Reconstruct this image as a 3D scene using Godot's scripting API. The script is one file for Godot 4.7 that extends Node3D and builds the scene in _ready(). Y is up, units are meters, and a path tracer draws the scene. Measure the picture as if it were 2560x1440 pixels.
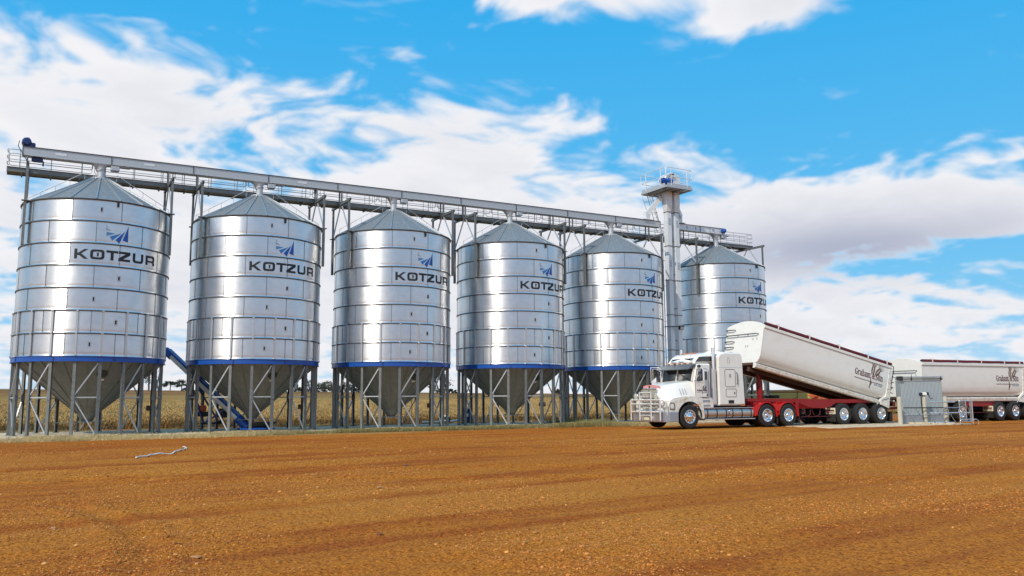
extends Node3D

# ---------------------------------------------------------------- mesh builder
class MB:
	var v := PackedVector3Array()
	var n := PackedVector3Array()
	var u := PackedVector2Array()
	var c := PackedColorArray()

	func tri(a: Vector3, b: Vector3, d: Vector3, na: Vector3, nb: Vector3, nd: Vector3) -> void:
		if (b - a).cross(d - a).dot(na + nb + nd) > 0.0:
			v.append(a); v.append(d); v.append(b)
			n.append(na); n.append(nd); n.append(nb)
		else:
			v.append(a); v.append(b); v.append(d)
			n.append(na); n.append(nb); n.append(nd)

	func quad(a: Vector3, b: Vector3, d: Vector3, e: Vector3, na: Vector3, nb: Vector3, nd: Vector3, ne: Vector3) -> void:
		tri(a, b, d, na, nb, nd)
		tri(a, d, e, na, nd, ne)

	func flat(a: Vector3, b: Vector3, d: Vector3, e: Vector3, m: Vector3) -> void:
		quad(a, b, d, e, m, m, m, m)

	# convex polygon, normal turned away from ref
	func face(p: Array, ref: Vector3) -> void:
		var nn: Vector3 = (p[1] - p[0]).cross(p[2] - p[0])
		if nn.length() < 1e-12 and p.size() > 3:
			nn = (p[2] - p[0]).cross(p[3] - p[0])
		nn = nn.normalized()
		if nn.dot(p[0] - ref) < 0.0:
			nn = -nn
		for i in range(1, p.size() - 1):
			tri(p[0], p[i], p[i + 1], nn, nn, nn)

	func box(o: Vector3, s: Vector3, b := Basis()) -> void:
		var h := s * 0.5
		for ax in 3:
			for sg in [-1.0, 1.0]:
				var e := Vector3.ZERO
				e[ax] = sg
				var p := Vector3.ZERO
				p[(ax + 1) % 3] = 1
				var q := Vector3.ZERO
				q[(ax + 2) % 3] = 1
				var m := b * e
				flat(o + b * ((e + p + q) * h), o + b * ((e + p - q) * h), o + b * ((e - p - q) * h), o + b * ((e - p + q) * h), m)

	# box from two corners
	func bx(x0: float, x1: float, y0: float, y1: float, z0: float, z1: float) -> void:
		box(Vector3(x0 + x1, y0 + y1, z0 + z1) * 0.5, Vector3(absf(x1 - x0), absf(y1 - y0), absf(z1 - z0)))

	# chamfered box
	func cbox(o: Vector3, s: Vector3, k: float, b := Basis()) -> void:
		var rings := []
		var h := s * 0.5
		for st in [[-h.y, k], [-h.y + k, 0.0], [h.y - k, 0.0], [h.y, k]]:
			var w: float = h.x - st[1]
			var d: float = h.z - st[1]
			var kk: float = minf(k, minf(w, d) * 0.9)
			var r := []
			for p in [Vector2(w, d - kk), Vector2(w - kk, d), Vector2(-w + kk, d), Vector2(-w, d - kk), Vector2(-w, -d + kk), Vector2(-w + kk, -d), Vector2(w - kk, -d), Vector2(w, -d + kk)]:
				r.append(o + b * Vector3(p.x, st[0], p.y))
			rings.append(r)
		loft(rings, true, false)

	func bar(a: Vector3, b: Vector3, w: float, h: float, up := Vector3.UP) -> void:
		var d := (b - a).normalized()
		if absf(d.dot(up)) > 0.95:
			up = Vector3.RIGHT
		var side := d.cross(up).normalized()
		var t := side.cross(d).normalized()
		box((a + b) * 0.5, Vector3(w, h, (b - a).length()), Basis(side, t, -d))

	# rings of points joined to a skin; smooth around when told to
	func loft(rings: Array, caps := true, smooth := true, closed := true) -> void:
		var m: int = rings[0].size()
		var ctr := []
		for r in rings:
			var s := Vector3.ZERO
			for p in r:
				s += p
			ctr.append(s / m)
		var nr := []
		if smooth:
			for i in rings.size():
				var row := []
				for j in m:
					var i0 := maxi(i - 1, 0)
					var i1 := mini(i + 1, rings.size() - 1)
					var j0: int = (j - 1 + m) % m if closed else maxi(j - 1, 0)
					var j1: int = (j + 1) % m if closed else mini(j + 1, m - 1)
					var q: Vector3 = (rings[i1][j] - rings[i0][j]).cross(rings[i][j1] - rings[i][j0]).normalized()
					if q.dot(rings[i][j] - ctr[i]) < 0.0:
						q = -q
					row.append(q)
				nr.append(row)
		for i in rings.size() - 1:
			var c2: Vector3 = (ctr[i] + ctr[i + 1]) * 0.5
			for j in (m if closed else m - 1):
				var k := (j + 1) % m
				if smooth:
					quad(rings[i][j], rings[i][k], rings[i + 1][k], rings[i + 1][j], nr[i][j], nr[i][k], nr[i + 1][k], nr[i + 1][j])
				else:
					face([rings[i][j], rings[i][k], rings[i + 1][k], rings[i + 1][j]], c2)
		if caps:
			var f: Vector3 = (ctr[-1] - ctr[0]).normalized()
			cap(rings[0], -f)
			cap(rings[-1], f)

	func cap(r: Array, m: Vector3) -> void:
		var ctr := Vector3.ZERO
		for p in r:
			ctr += p
		ctr /= r.size()
		for j in r.size():
			tri(ctr, r[j], r[(j + 1) % r.size()], m, m, m)

	func tube(p: Array, r: float, k := 8, caps := true, loop := false) -> void:
		var rings := []
		var nn := p.size()
		var side := Vector3.ZERO
		for i in nn:
			var a: Vector3 = p[(i - 1 + nn) % nn] if loop else p[maxi(i - 1, 0)]
			var b: Vector3 = p[(i + 1) % nn] if loop else p[mini(i + 1, nn - 1)]
			var d := (b - a).normalized()
			if side == Vector3.ZERO:
				side = d.cross(Vector3.UP if absf(d.y) < 0.9 else Vector3.RIGHT).normalized()
			side = (side - d * side.dot(d)).normalized()
			var t := d.cross(side)
			var ring := []
			for j in k:
				var an := TAU * j / k
				ring.append([p[i] + (side * cos(an) + t * sin(an)) * r, side * cos(an) + t * sin(an)])
			rings.append(ring)
		for i in (nn if loop else nn - 1):
			var q: Array = rings[(i + 1) % nn]
			for j in k:
				var l := (j + 1) % k
				quad(rings[i][j][0], rings[i][l][0], q[l][0], q[j][0], rings[i][j][1], rings[i][l][1], q[l][1], q[j][1])
		if caps and not loop:
			for e in [0, nn - 1]:
				var m: Vector3 = (p[0] - p[1]).normalized() if e == 0 else (p[-1] - p[-2]).normalized()
				var rr := []
				for q in rings[e]:
					rr.append(q[0])
				cap(rr, m)

	# profile of (radius, height) turned about an axis; flat along the profile, smooth around
	func lathe(prof: Array, k: int, xf := Transform3D(), a0 := 0.0, a1 := TAU, smooth := false) -> void:
		for i in prof.size() - 1:
			var p: Vector2 = prof[i]
			var q: Vector2 = prof[i + 1]
			var d := q - p
			if d.length() < 1e-9:
				continue
			var nl := Vector2(d.y, -d.x).normalized()
			var n0 := nl
			var n1 := nl
			if smooth:
				if i > 0:
					var dp: Vector2 = p - prof[i - 1]
					n0 = (nl + Vector2(dp.y, -dp.x).normalized()).normalized()
				if i < prof.size() - 2:
					var dn: Vector2 = prof[i + 2] - q
					n1 = (nl + Vector2(dn.y, -dn.x).normalized()).normalized()
			for j in k:
				var a := a0 + (a1 - a0) * j / k
				var b := a0 + (a1 - a0) * (j + 1) / k
				var ea := Vector3(sin(a), 0, cos(a))
				var eb := Vector3(sin(b), 0, cos(b))
				var Y := Vector3.UP
				quad(xf * (ea * p.x + Y * p.y), xf * (eb * p.x + Y * p.y), xf * (eb * q.x + Y * q.y), xf * (ea * q.x + Y * q.y),
					xf.basis * (ea * n0.x + Y * n0.y), xf.basis * (eb * n0.x + Y * n0.y), xf.basis * (eb * n1.x + Y * n1.y), xf.basis * (ea * n1.x + Y * n1.y))

	# polygon in x,y pushed along z; k cuts the edges
	func prism(poly: Array, z0: float, z1: float, k := 0.0, xf := Transform3D()) -> void:
		k = absf(k)
		if z1 < z0:
			var zt := z0
			z0 = z1
			z1 = zt
		var pts := PackedVector2Array(poly)
		if Geometry2D.is_polygon_clockwise(pts):
			pts.reverse()
		var m := pts.size()
		var inn := PackedVector2Array()
		for i in m:
			var a := (pts[i] - pts[(i - 1 + m) % m]).normalized()
			var b := (pts[(i + 1) % m] - pts[i]).normalized()
			var na := Vector2(-a.y, a.x)
			var nb := Vector2(-b.y, b.x)
			var q := (na + nb).normalized()
			inn.append(pts[i] + q * k / maxf(0.5, q.dot(na)))
		var idx := Geometry2D.triangulate_polygon(inn)
		for e in [[z0, -1.0], [z1, 1.0]]:
			var nm := xf.basis * Vector3(0, 0, e[1])
			for t in range(0, idx.size(), 3):
				tri(xf * Vector3(inn[idx[t]].x, inn[idx[t]].y, e[0]), xf * Vector3(inn[idx[t + 1]].x, inn[idx[t + 1]].y, e[0]), xf * Vector3(inn[idx[t + 2]].x, inn[idx[t + 2]].y, e[0]), nm, nm, nm)
		for i in m:
			var j := (i + 1) % m
			var d := (pts[j] - pts[i]).normalized()
			var nd := Vector3(d.y, -d.x, 0)
			var rows := [[inn, z0], [pts, z0 + k], [pts, z1 - k], [inn, z1]] if k > 0.0 else [[pts, z0], [pts, z1]]
			for r in rows.size() - 1:
				var P: PackedVector2Array = rows[r][0]
				var Q: PackedVector2Array = rows[r + 1][0]
				var nn := nd
				if k > 0.0 and r != 1:
					nn = (nd + Vector3(0, 0, -1.0 if r == 0 else 1.0)).normalized()
				nn = xf.basis * nn
				flat(xf * Vector3(P[i].x, P[i].y, rows[r][1]), xf * Vector3(P[j].x, P[j].y, rows[r][1]), xf * Vector3(Q[j].x, Q[j].y, rows[r + 1][1]), xf * Vector3(Q[i].x, Q[i].y, rows[r + 1][1]), nn)

	func add_to(me: ArrayMesh, m: Material) -> ArrayMesh:
		if v.size() == 0:
			return me
		var a := []
		a.resize(Mesh.ARRAY_MAX)
		a[Mesh.ARRAY_VERTEX] = v
		a[Mesh.ARRAY_NORMAL] = n
		if u.size() == v.size():
			a[Mesh.ARRAY_TEX_UV] = u
		if c.size() == v.size():
			a[Mesh.ARRAY_COLOR] = c
		me.add_surface_from_arrays(Mesh.PRIMITIVE_TRIANGLES, a)
		me.surface_set_material(me.get_surface_count() - 1, m)
		return me

	func mesh(m: Material) -> ArrayMesh:
		return add_to(ArrayMesh.new(), m)

# ---------------------------------------------------------------- scene helpers
var used := {}
var M := {}
var rng := RandomNumberGenerator.new()

func numbered(called: String) -> String:
	if not used.has(called):
		used[called] = 0
		return called
	used[called] += 1
	return "%s_%03d" % [called, used[called]]

func tag(o: Node, label := "", category := "", group := "", kind := "") -> void:
	if label: o.set_meta("label", label)
	if category: o.set_meta("category", category)
	if group: o.set_meta("group", group)
	if kind: o.set_meta("kind", kind)

func thing(called: String, label: String, category: String, at := Vector3.ZERO, turn := 0.0, group := "") -> Node3D:
	var o := Node3D.new()
	o.name = numbered(called)
	add_child(o, true)
	o.position = at
	o.rotation.y = turn
	tag(o, label, category, group)
	return o

func part(parent: Node, called: String, me: Mesh, xf := Transform3D()) -> MeshInstance3D:
	var o := MeshInstance3D.new()
	o.name = called
	o.mesh = me
	o.transform = xf
	parent.add_child(o, true)
	return o

func single(called: String, me: Mesh, label: String, category: String, at := Vector3.ZERO, turn := 0.0, group := "") -> MeshInstance3D:
	var o := part(self, numbered(called), me)
	o.position = at
	o.rotation.y = turn
	tag(o, label, category, group)
	return o

func ry(deg: float, at := Vector3.ZERO) -> Transform3D:
	return Transform3D(Basis(Vector3.UP, deg_to_rad(deg)), at)

func noise_of(f: float, oct := 4, s := 1, kind := FastNoiseLite.TYPE_SIMPLEX_SMOOTH) -> FastNoiseLite:
	var q := FastNoiseLite.new()
	q.noise_type = kind
	q.seed = s
	q.frequency = f
	q.fractal_octaves = oct
	return q

func tex(q: FastNoiseLite, size: int, ramp: Array = [], normal := 0.0) -> NoiseTexture2D:
	var t := NoiseTexture2D.new()
	t.width = size
	t.height = size
	t.seamless = true
	t.noise = q
	if ramp:
		var g := Gradient.new()
		g.offsets = PackedFloat32Array(ramp.map(func(r): return r[0]))
		g.colors = PackedColorArray(ramp.map(func(r): return r[1]))
		t.color_ramp = g
	if normal > 0.0:
		t.as_normal_map = true
		t.bump_strength = normal
	return t

func lin(r: float, g: float, b: float) -> Color:
	return Color(r, g, b).linear_to_srgb()

func mat(r: float, g: float, b: float, rough: float, metal := 0.0) -> StandardMaterial3D:
	var m := StandardMaterial3D.new()
	m.albedo_color = lin(r, g, b)
	m.roughness = rough
	m.metallic = metal
	return m

func tri_map(m: StandardMaterial3D, scale: float) -> StandardMaterial3D:
	m.uv1_triplanar = true
	m.uv1_world_triplanar = true
	m.uv1_scale = Vector3.ONE * scale
	return m

func grey(lo: float, hi: float, tint := Color(1, 1, 1)) -> Array:
	return [[0.0, Color(lo, lo, lo) * tint], [1.0, Color(hi, hi, hi) * tint]]

# ---------------------------------------------------------------- places
const HOSE := [[-9.09,-20.77],[-9.2,-21.84],[-8.97,-22.38],[-8.9,-22.63],[-8.99,-23.07],[-9.07,-23.62],[-9.2,-24.2],[-9.3,-24.51],[-9.78,-25.39]]
const CLODS := [[-3.24,-8.92,0.045,"largest pale clod in the foreground, left of the middle"],[-2.31,-18.62,0.06,"dark lump on the far wheel track near the middle of the yard"],[-1.56,-10.15,0.04,"dark clod on a wheel track in the middle foreground"],[-2.21,-14.29,0.05,"reddish clod in the middle distance left of centre"],[-5.64,-10.67,0.045,"clod near the left edge of the yard"]]
const AZ := 29.3545          # bearing of the silo row
const CAM_Y := 1.302
const R := 2.83              # silo radius
const RING_Y := 3.053        # underside of the wall sheets
const EAVE_Y := 9.214
const APEX_Y := 10.72
const SLAB := 0.045
const ROW_AT := [0.0, 6.617, 13.224, 19.894, 26.58, 34.62]

func row(d: float, off: float, y := 0.0) -> Vector3:
	var a := deg_to_rad(AZ)
	return Vector3(-17.4355, y, -35.0566) + Vector3(cos(a), 0, -sin(a)) * d + Vector3(sin(a), 0, cos(a)) * off

# ---------------------------------------------------------------- sky
# bearing, height, half width, half height (degrees), more or less cloud
const BANKS := [[-29.0,17.6,7.5,4.6,0.42],[-20.4,17.6,5.4,2.2,0.26],[-30.2,22.9,4.6,1.5,0.2],[-22.5,20.6,3.6,1.6,0.2],[-17.2,22.9,1.4,0.9,0.2],[-7.3,23.8,1.3,1.8,0.26],[-16.0,24.4,8.0,2.3,-0.32],[-12,21,5,1.8,-0.18],[2.6,22.6,7.6,2.0,-0.36],
	[17.6,24.6,4.4,2.1,0.62],[20.5,26.2,6.0,1.6,0.4],[4.5,26.4,6.6,1.0,0.3],[10.6,25.9,3.7,0.9,0.2],[24.0,18.6,11.3,4.0,-0.62],[13.5,20.0,5.5,2.6,-0.4],[-6.9,17.0,7.0,2.2,0.26],[5.0,18.6,4.4,1.9,0.2],[3.0,15.6,2.4,1.0,-0.18],
	[-13.1,12.0,24.1,4.6,0.46],[5,10.5,11,4.6,0.4],[21.6,11.4,8.6,3.4,0.52],[32,10.6,6,1.9,0.40],[27.5,8.3,6.5,1.0,-0.50],[25.8,5.0,13.2,2.4,0.42],[-22.4,15.3,1.0,0.8,-0.3],[-31.9,15.2,1.0,0.9,-0.3],[-14,16.0,1.2,0.6,-0.2],[15.0,15.0,3.7,0.8,-0.2],
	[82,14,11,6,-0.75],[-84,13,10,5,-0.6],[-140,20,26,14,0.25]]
var sky_a: FastNoiseLite
var sky_b: FastNoiseLite
var sky_c: FastNoiseLite
var sun_to := Vector3.UP

func sky_at(az: float, el: float) -> Color:
	var e := deg_to_rad(maxf(el, 0.0))
	var a := deg_to_rad(az)
	var dir := Vector3(cos(e) * sin(a), sin(e), -cos(e) * cos(a))
	var up := clampf(el / 90.0, 0.0, 1.0)
	var t := pow(up, 0.45)
	var low := Vector3(0.30, 0.72, 0.97)
	var high := Vector3(0.040, 0.42, 0.85)
	var blue := low.lerp(high, clampf(t * 1.75, 0.0, 1.0))
	# air near the ground and round the sun is paler
	blue = blue.lerp(Vector3(0.70, 0.78, 0.88), exp(-el / 3.2) * 0.8)
	var near_sun := acos(clampf(dir.dot(sun_to), -1.0, 1.0))
	blue += Vector3(0.9, 0.85, 0.75) * 0.9 * exp(-near_sun * near_sun / 0.06)
	# a layer of cloud seen from below, flattened towards the horizon
	var k := 1.0 / (dir.y + 0.16)
	var p := Vector2(dir.x, dir.z) * k * 100.0
	var q := Vector3(p.x, el * 3.2, p.y)
	var wx := sky_c.get_noise_3dv(q * 0.9)
	q += Vector3(wx, sky_c.get_noise_3dv(q + Vector3(40, 9, 70)), -wx) * 16.0
	var f := sky_a.get_noise_3dv(q)
	var fine := sky_b.get_noise_3dv(q * 1.7)
	var cov := 0.0
	for b in BANKS:
		var dx: float = wrapf(az - b[0], -180.0, 180.0) / b[2]
		var dy: float = (el - b[1]) / b[3]
		var s := dx * dx + dy * dy
		if s < 6.0:
			cov += b[4] * exp(-s)
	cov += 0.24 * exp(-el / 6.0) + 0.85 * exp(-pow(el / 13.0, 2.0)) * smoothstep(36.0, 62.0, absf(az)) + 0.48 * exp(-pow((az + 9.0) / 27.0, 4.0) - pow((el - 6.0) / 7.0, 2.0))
	var dens := f * 0.80 + fine * 0.30 + cov - 0.05
	var alpha := smoothstep(-0.08, 0.46, dens)
	var veil := sky_b.get_noise_3dv(Vector3(p.x * 0.35 + 90.0, el * 1.3, p.y * 1.2)) * 0.5 + fine * 0.35 + f * 0.4
	alpha = maxf(alpha, 0.42 * smoothstep(0.05, 0.55, veil + cov * 0.5))
	var thick := smoothstep(0.25, 0.85, dens)
	# undersides turned from the sun are greyer
	var g := sky_a.get_noise_3dv(q + Vector3(-6.0, 9.0, 7.0)) * 0.85 + cov
	var lit := clampf(0.5 + (dens - g) * 0.9, 0.0, 1.0)
	var cloud := Vector3(0.62, 0.65, 0.74).lerp(Vector3(0.90, 0.90, 0.93), clampf(0.40 + 0.5 * lit + 0.35 * (1.0 - thick), 0.0, 1.0))
	# the bank on the right is deep and grey below
	var under := exp(-pow((az - 22.0) / 10.0, 2.0) - pow((el - 9.4) / 1.9, 2.0))
	cloud = cloud.lerp(Vector3(0.42, 0.46, 0.59), under * 0.95 * smoothstep(0.05, 0.45, dens))
	cloud *= 1.0 + 1.1 * exp(-near_sun * near_sun / 0.22)
	var out := blue.lerp(cloud, alpha)
	return Color(out.x, out.y, out.z)

func make_sky() -> Image:
	sky_a = noise_of(0.022, 6, 11)
	sky_b = noise_of(0.05, 4, 5)
	sky_c = noise_of(0.018, 3, 23)
	var W := 4096
	var H := 2048
	var cw := 512
	var ch := 256
	var im := Image.create(cw, ch, false, Image.FORMAT_RGBH)
	for y in ch:
		var el := 90.0 - 180.0 * (y + 0.5) / ch
		for x in cw:
			if el > -1.0:
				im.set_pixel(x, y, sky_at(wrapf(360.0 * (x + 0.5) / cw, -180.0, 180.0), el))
			else:
				im.set_pixel(x, y, Color(0.30, 0.17, 0.08))
	im.resize(W, H, Image.INTERPOLATE_BILINEAR)
	# the part in front of the camera carries finer cloud edges
	var half := int(36.0 / 360.0 * W)
	for y in range(int((90.0 - 30.0) / 180.0 * H), int(91.0 / 180.0 * H)):
		var el := 90.0 - 180.0 * (y + 0.5) / H
		for k in range(-half, half):
			im.set_pixel((k + W) % W, y, sky_at(360.0 * (k + 0.5) / W, el))
	return im

func set_stage() -> void:
	var cam := Camera3D.new()
	cam.name = "camera"
	add_child(cam)
	cam.fov = 37.564
	cam.near = 0.2
	cam.far = 4000.0
	cam.position = Vector3(0, CAM_Y, 0)
	cam.rotation = Vector3(0.13144, 0, -0.00624)
	cam.current = true

	var sun_az := deg_to_rad(215.0)
	var sun_el := deg_to_rad(42.0)
	sun_to = Vector3(sin(sun_az) * cos(sun_el), sin(sun_el), -cos(sun_az) * cos(sun_el))
	var sun := DirectionalLight3D.new()
	sun.name = "sun"
	add_child(sun)
	sun.look_at_from_position(sun_to * 50.0, Vector3.ZERO, Vector3.UP)
	sun.light_energy = 1.15
	sun.light_color = Color(1.0, 0.955, 0.88)
	sun.light_angular_distance = 0.6
	sun.shadow_enabled = true

	var e := Environment.new()
	e.background_mode = Environment.BG_SKY
	e.tonemap_mode = Environment.TONE_MAPPER_LINEAR
	e.tonemap_exposure = 1.0
	e.sdfgi_enabled = true
	e.ssao_enabled = true
	e.ssil_enabled = true
	var pano := PanoramaSkyMaterial.new()
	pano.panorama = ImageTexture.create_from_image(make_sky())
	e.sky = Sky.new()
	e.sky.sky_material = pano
	e.background_energy_multiplier = 1.0
	var we := WorldEnvironment.new()
	we.name = "environment"
	we.environment = e
	add_child(we)

# ---------------------------------------------------------------- materials
func make_materials() -> void:
	var ripple := tex(noise_of(0.012, 3, 3), 512, [], 1.2)
	var bumps := tex(noise_of(0.06, 4, 8), 512, [], 3.0)
	var spangle := tex(noise_of(0.05, 2, 4, FastNoiseLite.TYPE_CELLULAR), 256, grey(0.88, 1.0))
	var cloudy := tex(noise_of(0.012, 5, 9), 512, grey(0.84, 1.0))
	var dusty := tex(noise_of(0.02, 5, 31), 512, [[0.0, Color(0.72, 0.66, 0.58)], [0.45, Color(0.93, 0.92, 0.9)], [1.0, Color(1, 1, 1)]])
	# bright wall sheets, rolled along their length: reflections stretch up and down
	var w := mat(0.84, 0.85, 0.86, 0.36, 1.0)
	w.anisotropy_enabled = true
	w.anisotropy = -0.8
	w.normal_enabled = true
	w.normal_texture = ripple
	w.normal_scale = 0.035
	w.albedo_texture = tex(noise_of(0.012, 4, 19), 512, grey(0.93, 1.0))
	tri_map(w, 0.35)
	M.wall = w
	M.bolt = mat(0.10, 0.11, 0.12, 0.5, 0.6)
	M.hoop = mat(0.065, 0.072, 0.08, 0.55, 0.3)
	var rib := mat(0.56, 0.58, 0.60, 0.42, 0.9)
	M.rib = rib
	var galv := mat(0.56, 0.59, 0.62, 0.5, 0.5)
	galv.albedo_texture = spangle
	tri_map(galv, 1.6)
	M.galv = galv
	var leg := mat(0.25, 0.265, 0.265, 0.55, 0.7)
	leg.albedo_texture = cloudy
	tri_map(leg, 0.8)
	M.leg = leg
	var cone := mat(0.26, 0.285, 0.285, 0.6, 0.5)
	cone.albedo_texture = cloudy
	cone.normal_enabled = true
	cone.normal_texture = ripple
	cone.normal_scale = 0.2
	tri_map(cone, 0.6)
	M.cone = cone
	var roof := mat(0.30, 0.32, 0.335, 0.5, 0.45)
	roof.albedo_texture = cloudy
	roof.normal_enabled = true
	roof.normal_texture = ripple
	roof.normal_scale = 0.2
	tri_map(roof, 0.7)
	M.roof = roof
	var bright := mat(0.80, 0.83, 0.86, 0.42, 0.2)
	bright.albedo_texture = spangle
	tri_map(bright, 1.2)
	M.bright = bright
	M.blue = mat(0.006, 0.075, 0.36, 0.38)
	M.blue_dark = mat(0.008, 0.03, 0.14, 0.4)
	M.ink = mat(0.012, 0.015, 0.022, 0.6)
	M.logo_dark = mat(0.004, 0.085, 0.40, 0.5)
	M.logo_mid = mat(0.02, 0.17, 0.48, 0.5)
	M.logo_pale = mat(0.06, 0.22, 0.46, 0.5)
	M.logo_grey = mat(0.25, 0.3, 0.38, 0.5)
	M.dark = mat(0.02, 0.02, 0.022, 0.6)
	M.slot = mat(0.012, 0.014, 0.016, 0.35)
	var white := mat(0.76, 0.765, 0.74, 0.34)
	white.clearcoat_enabled = true
	white.clearcoat = 0.5
	white.clearcoat_roughness = 0.15
	white.albedo_texture = tex(noise_of(0.008, 5, 77), 512, [[0.0, Color(0.955, 0.94, 0.92)], [0.4, Color(0.99, 0.985, 0.98)], [1.0, Color(1, 1, 1)]])
	tri_map(white, 0.4)
	M.white = white
	var wd := white.duplicate()
	wd.albedo_texture = tex(noise_of(0.011, 6, 78), 512, [[0.0, Color(0.80, 0.69, 0.58)], [0.36, Color(0.93, 0.90, 0.86)], [0.58, Color(1, 1, 1)], [1.0, Color(1, 1, 1)]])
	tri_map(wd, 0.7)
	M.white_dusty = wd
	M.cream = mat(0.62, 0.58, 0.44, 0.6)
	var red := mat(0.30, 0.006, 0.010, 0.4)
	red.albedo_texture = dusty
	tri_map(red, 0.9)
	M.red = red
	M.red_bright = mat(0.52, 0.012, 0.012, 0.35)
	M.maroon = mat(0.10, 0.008, 0.014, 0.7)
	M.tarp_red = mat(0.13, 0.008, 0.018, 0.75)
	var under := mat(0.085, 0.04, 0.032, 0.7)
	under.albedo_texture = dusty
	tri_map(under, 0.9)
	M.under = under
	M.orange = mat(0.65, 0.11, 0.03, 0.5)
	M.amber = mat(0.55, 0.15, 0.02, 0.3)
	var chrome := mat(0.86, 0.86, 0.88, 0.12, 1.0)
	M.chrome = chrome
	M.visor = mat(0.13, 0.14, 0.155, 0.3, 0.5)
	M.bull = mat(0.80, 0.80, 0.79, 0.32, 0.55)
	M.tank = mat(0.52, 0.50, 0.49, 0.26, 0.95)
	M.alu = mat(0.72, 0.73, 0.75, 0.3, 0.9)
	M.alu_dull = mat(0.38, 0.42, 0.48, 0.4, 0.7)
	var rubber := mat(0.016, 0.015, 0.015, 0.8)
	rubber.normal_enabled = true
	rubber.normal_texture = bumps
	rubber.normal_scale = 0.3
	tri_map(rubber, 3.0)
	M.rubber = rubber
	var glass := mat(0.012, 0.015, 0.018, 0.06)
	glass.metallic_specular = 0.7
	M.glass = glass
	M.lens = mat(0.75, 0.76, 0.72, 0.15, 0.2)
	M.lamp = mat(0.62, 0.66, 0.55, 0.2, 0.3)
	M.yellow = mat(0.48, 0.40, 0.12, 0.6)
	M.tan = mat(0.40, 0.22, 0.09, 0.8)
	M.brown = mat(0.10, 0.055, 0.04, 0.6)
	var crete := mat(0.62, 0.55, 0.42, 0.9)
	crete.albedo_texture = tex(noise_of(0.02, 6, 41), 512, [[0.0, Color(0.78, 0.68, 0.56)], [0.5, Color(0.95, 0.92, 0.88)], [1.0, Color(1, 1, 1)]])
	crete.normal_enabled = true
	crete.normal_texture = bumps
	crete.normal_scale = 0.3
	tri_map(crete, 0.3)
	M.crete = crete
	M.bollard = mat(0.47, 0.44, 0.36, 0.85)
	var corr := mat(0.38, 0.44, 0.48, 0.42, 0.7)
	M.corr = corr
	M.bug = mat(0.60, 0.27, 0.27, 0.25)
	M.maroon_ink = mat(0.075, 0.006, 0.012, 0.6)
	M.gold = mat(0.20, 0.145, 0.105, 0.6)
	var bark := mat(0.11, 0.085, 0.07, 0.9)
	M.bark = bark
	var leaf := mat(1, 1, 1, 0.7)
	leaf.vertex_color_use_as_albedo = true
	leaf.backlight_enabled = true
	leaf.backlight = Color(0.16, 0.18, 0.1)
	M.leaf = leaf
	var straw := mat(1, 1, 1, 0.85)
	straw.vertex_color_use_as_albedo = true
	M.straw = straw
	# ground: patches and grit multiplied together, tracks come from vertex colours
	var dirt := mat(1, 1, 1, 0.95)
	dirt.metallic_specular = 0.25
	dirt.vertex_color_use_as_albedo = true
	dirt.albedo_texture = tex(noise_of(0.03, 6, 61), 1024, [[0.0, Color(0.62, 0.52, 0.42)], [0.35, Color(0.86, 0.83, 0.78)], [0.6, Color(0.97, 0.96, 0.95)], [1.0, Color(1, 1, 1)]])
	tri_map(dirt, 0.31)
	dirt.detail_enabled = true
	dirt.detail_blend_mode = BaseMaterial3D.BLEND_MODE_MUL
	dirt.detail_uv_layer = BaseMaterial3D.DETAIL_UV_2
	dirt.detail_albedo = tex(noise_of(0.09, 3, 62), 1024, [[0.0, Color(0.42, 0.32, 0.25)], [0.34, Color(0.80, 0.76, 0.72)], [0.5, Color(0.93, 0.93, 0.92)], [0.66, Color(1, 1, 1)], [1.0, Color(1, 1, 1)]])
	dirt.uv2_triplanar = true
	dirt.uv2_world_triplanar = true
	dirt.uv2_scale = Vector3.ONE * 0.29
	dirt.normal_enabled = true
	dirt.normal_texture = tex(noise_of(0.05, 5, 63), 1024, [], 6.0)
	dirt.normal_scale = 0.8
	M.dirt = dirt
	var field := mat(1, 1, 1, 0.95)
	field.vertex_color_use_as_albedo = true
	field.metallic_specular = 0.2
	field.albedo_texture = tex(noise_of(0.05, 6, 71), 1024, [[0.0, Color(0.55, 0.5, 0.45)], [0.5, Color(0.88, 0.86, 0.82)], [1.0, Color(1, 1, 0.98)]])
	tri_map(field, 0.12)
	field.normal_enabled = true
	field.normal_texture = tex(noise_of(0.07, 4, 72), 512, [], 6.0)
	M.field = field

# ---------------------------------------------------------------- ground and plants
var g_long: FastNoiseLite
var g_patch: FastNoiseLite
var g_fine: FastNoiseLite

func row_st(x: float, z: float) -> Vector2:
	var a := deg_to_rad(AZ)
	var dx := x + 17.4355
	var dz := z + 35.0566
	return Vector2(dx * cos(a) - dz * sin(a), dx * sin(a) + dz * cos(a))

func track_at(st: Vector2) -> float:
	var bend := sin(st.x * 0.06 + 0.6) * 1.1 + st.x * 0.03
	return g_long.get_noise_2d(st.x * 1.2, (st.y + bend) * 34.0)

# wheel ruts: distance to the nearest rut, in metres
func rut(x: float, z: float, st: Vector2) -> float:
	var best := 9.0
	var b := sin(st.x * 0.045 + 0.4) * 1.3
	for o in [7.2, 9.25, 12.4, 14.45, 19.0, 21.05]:
		best = minf(best, absf(st.y + b * (o - 6.0) * 0.09 - o))
	var c := sin(x * 0.11 + 1.0) * 1.2
	for o in [-15.1, -17.1, -21.5, -23.5]:
		best = minf(best, absf(z - x * 0.10 + c - o))
	for r in [7.6, 9.6]:      # a turning circle in the near left
		var q: float = Vector2(x + 12.6, z + 5.2).length() - r
		if z > -13.0:
			best = minf(best, absf(q))
	return best

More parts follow.
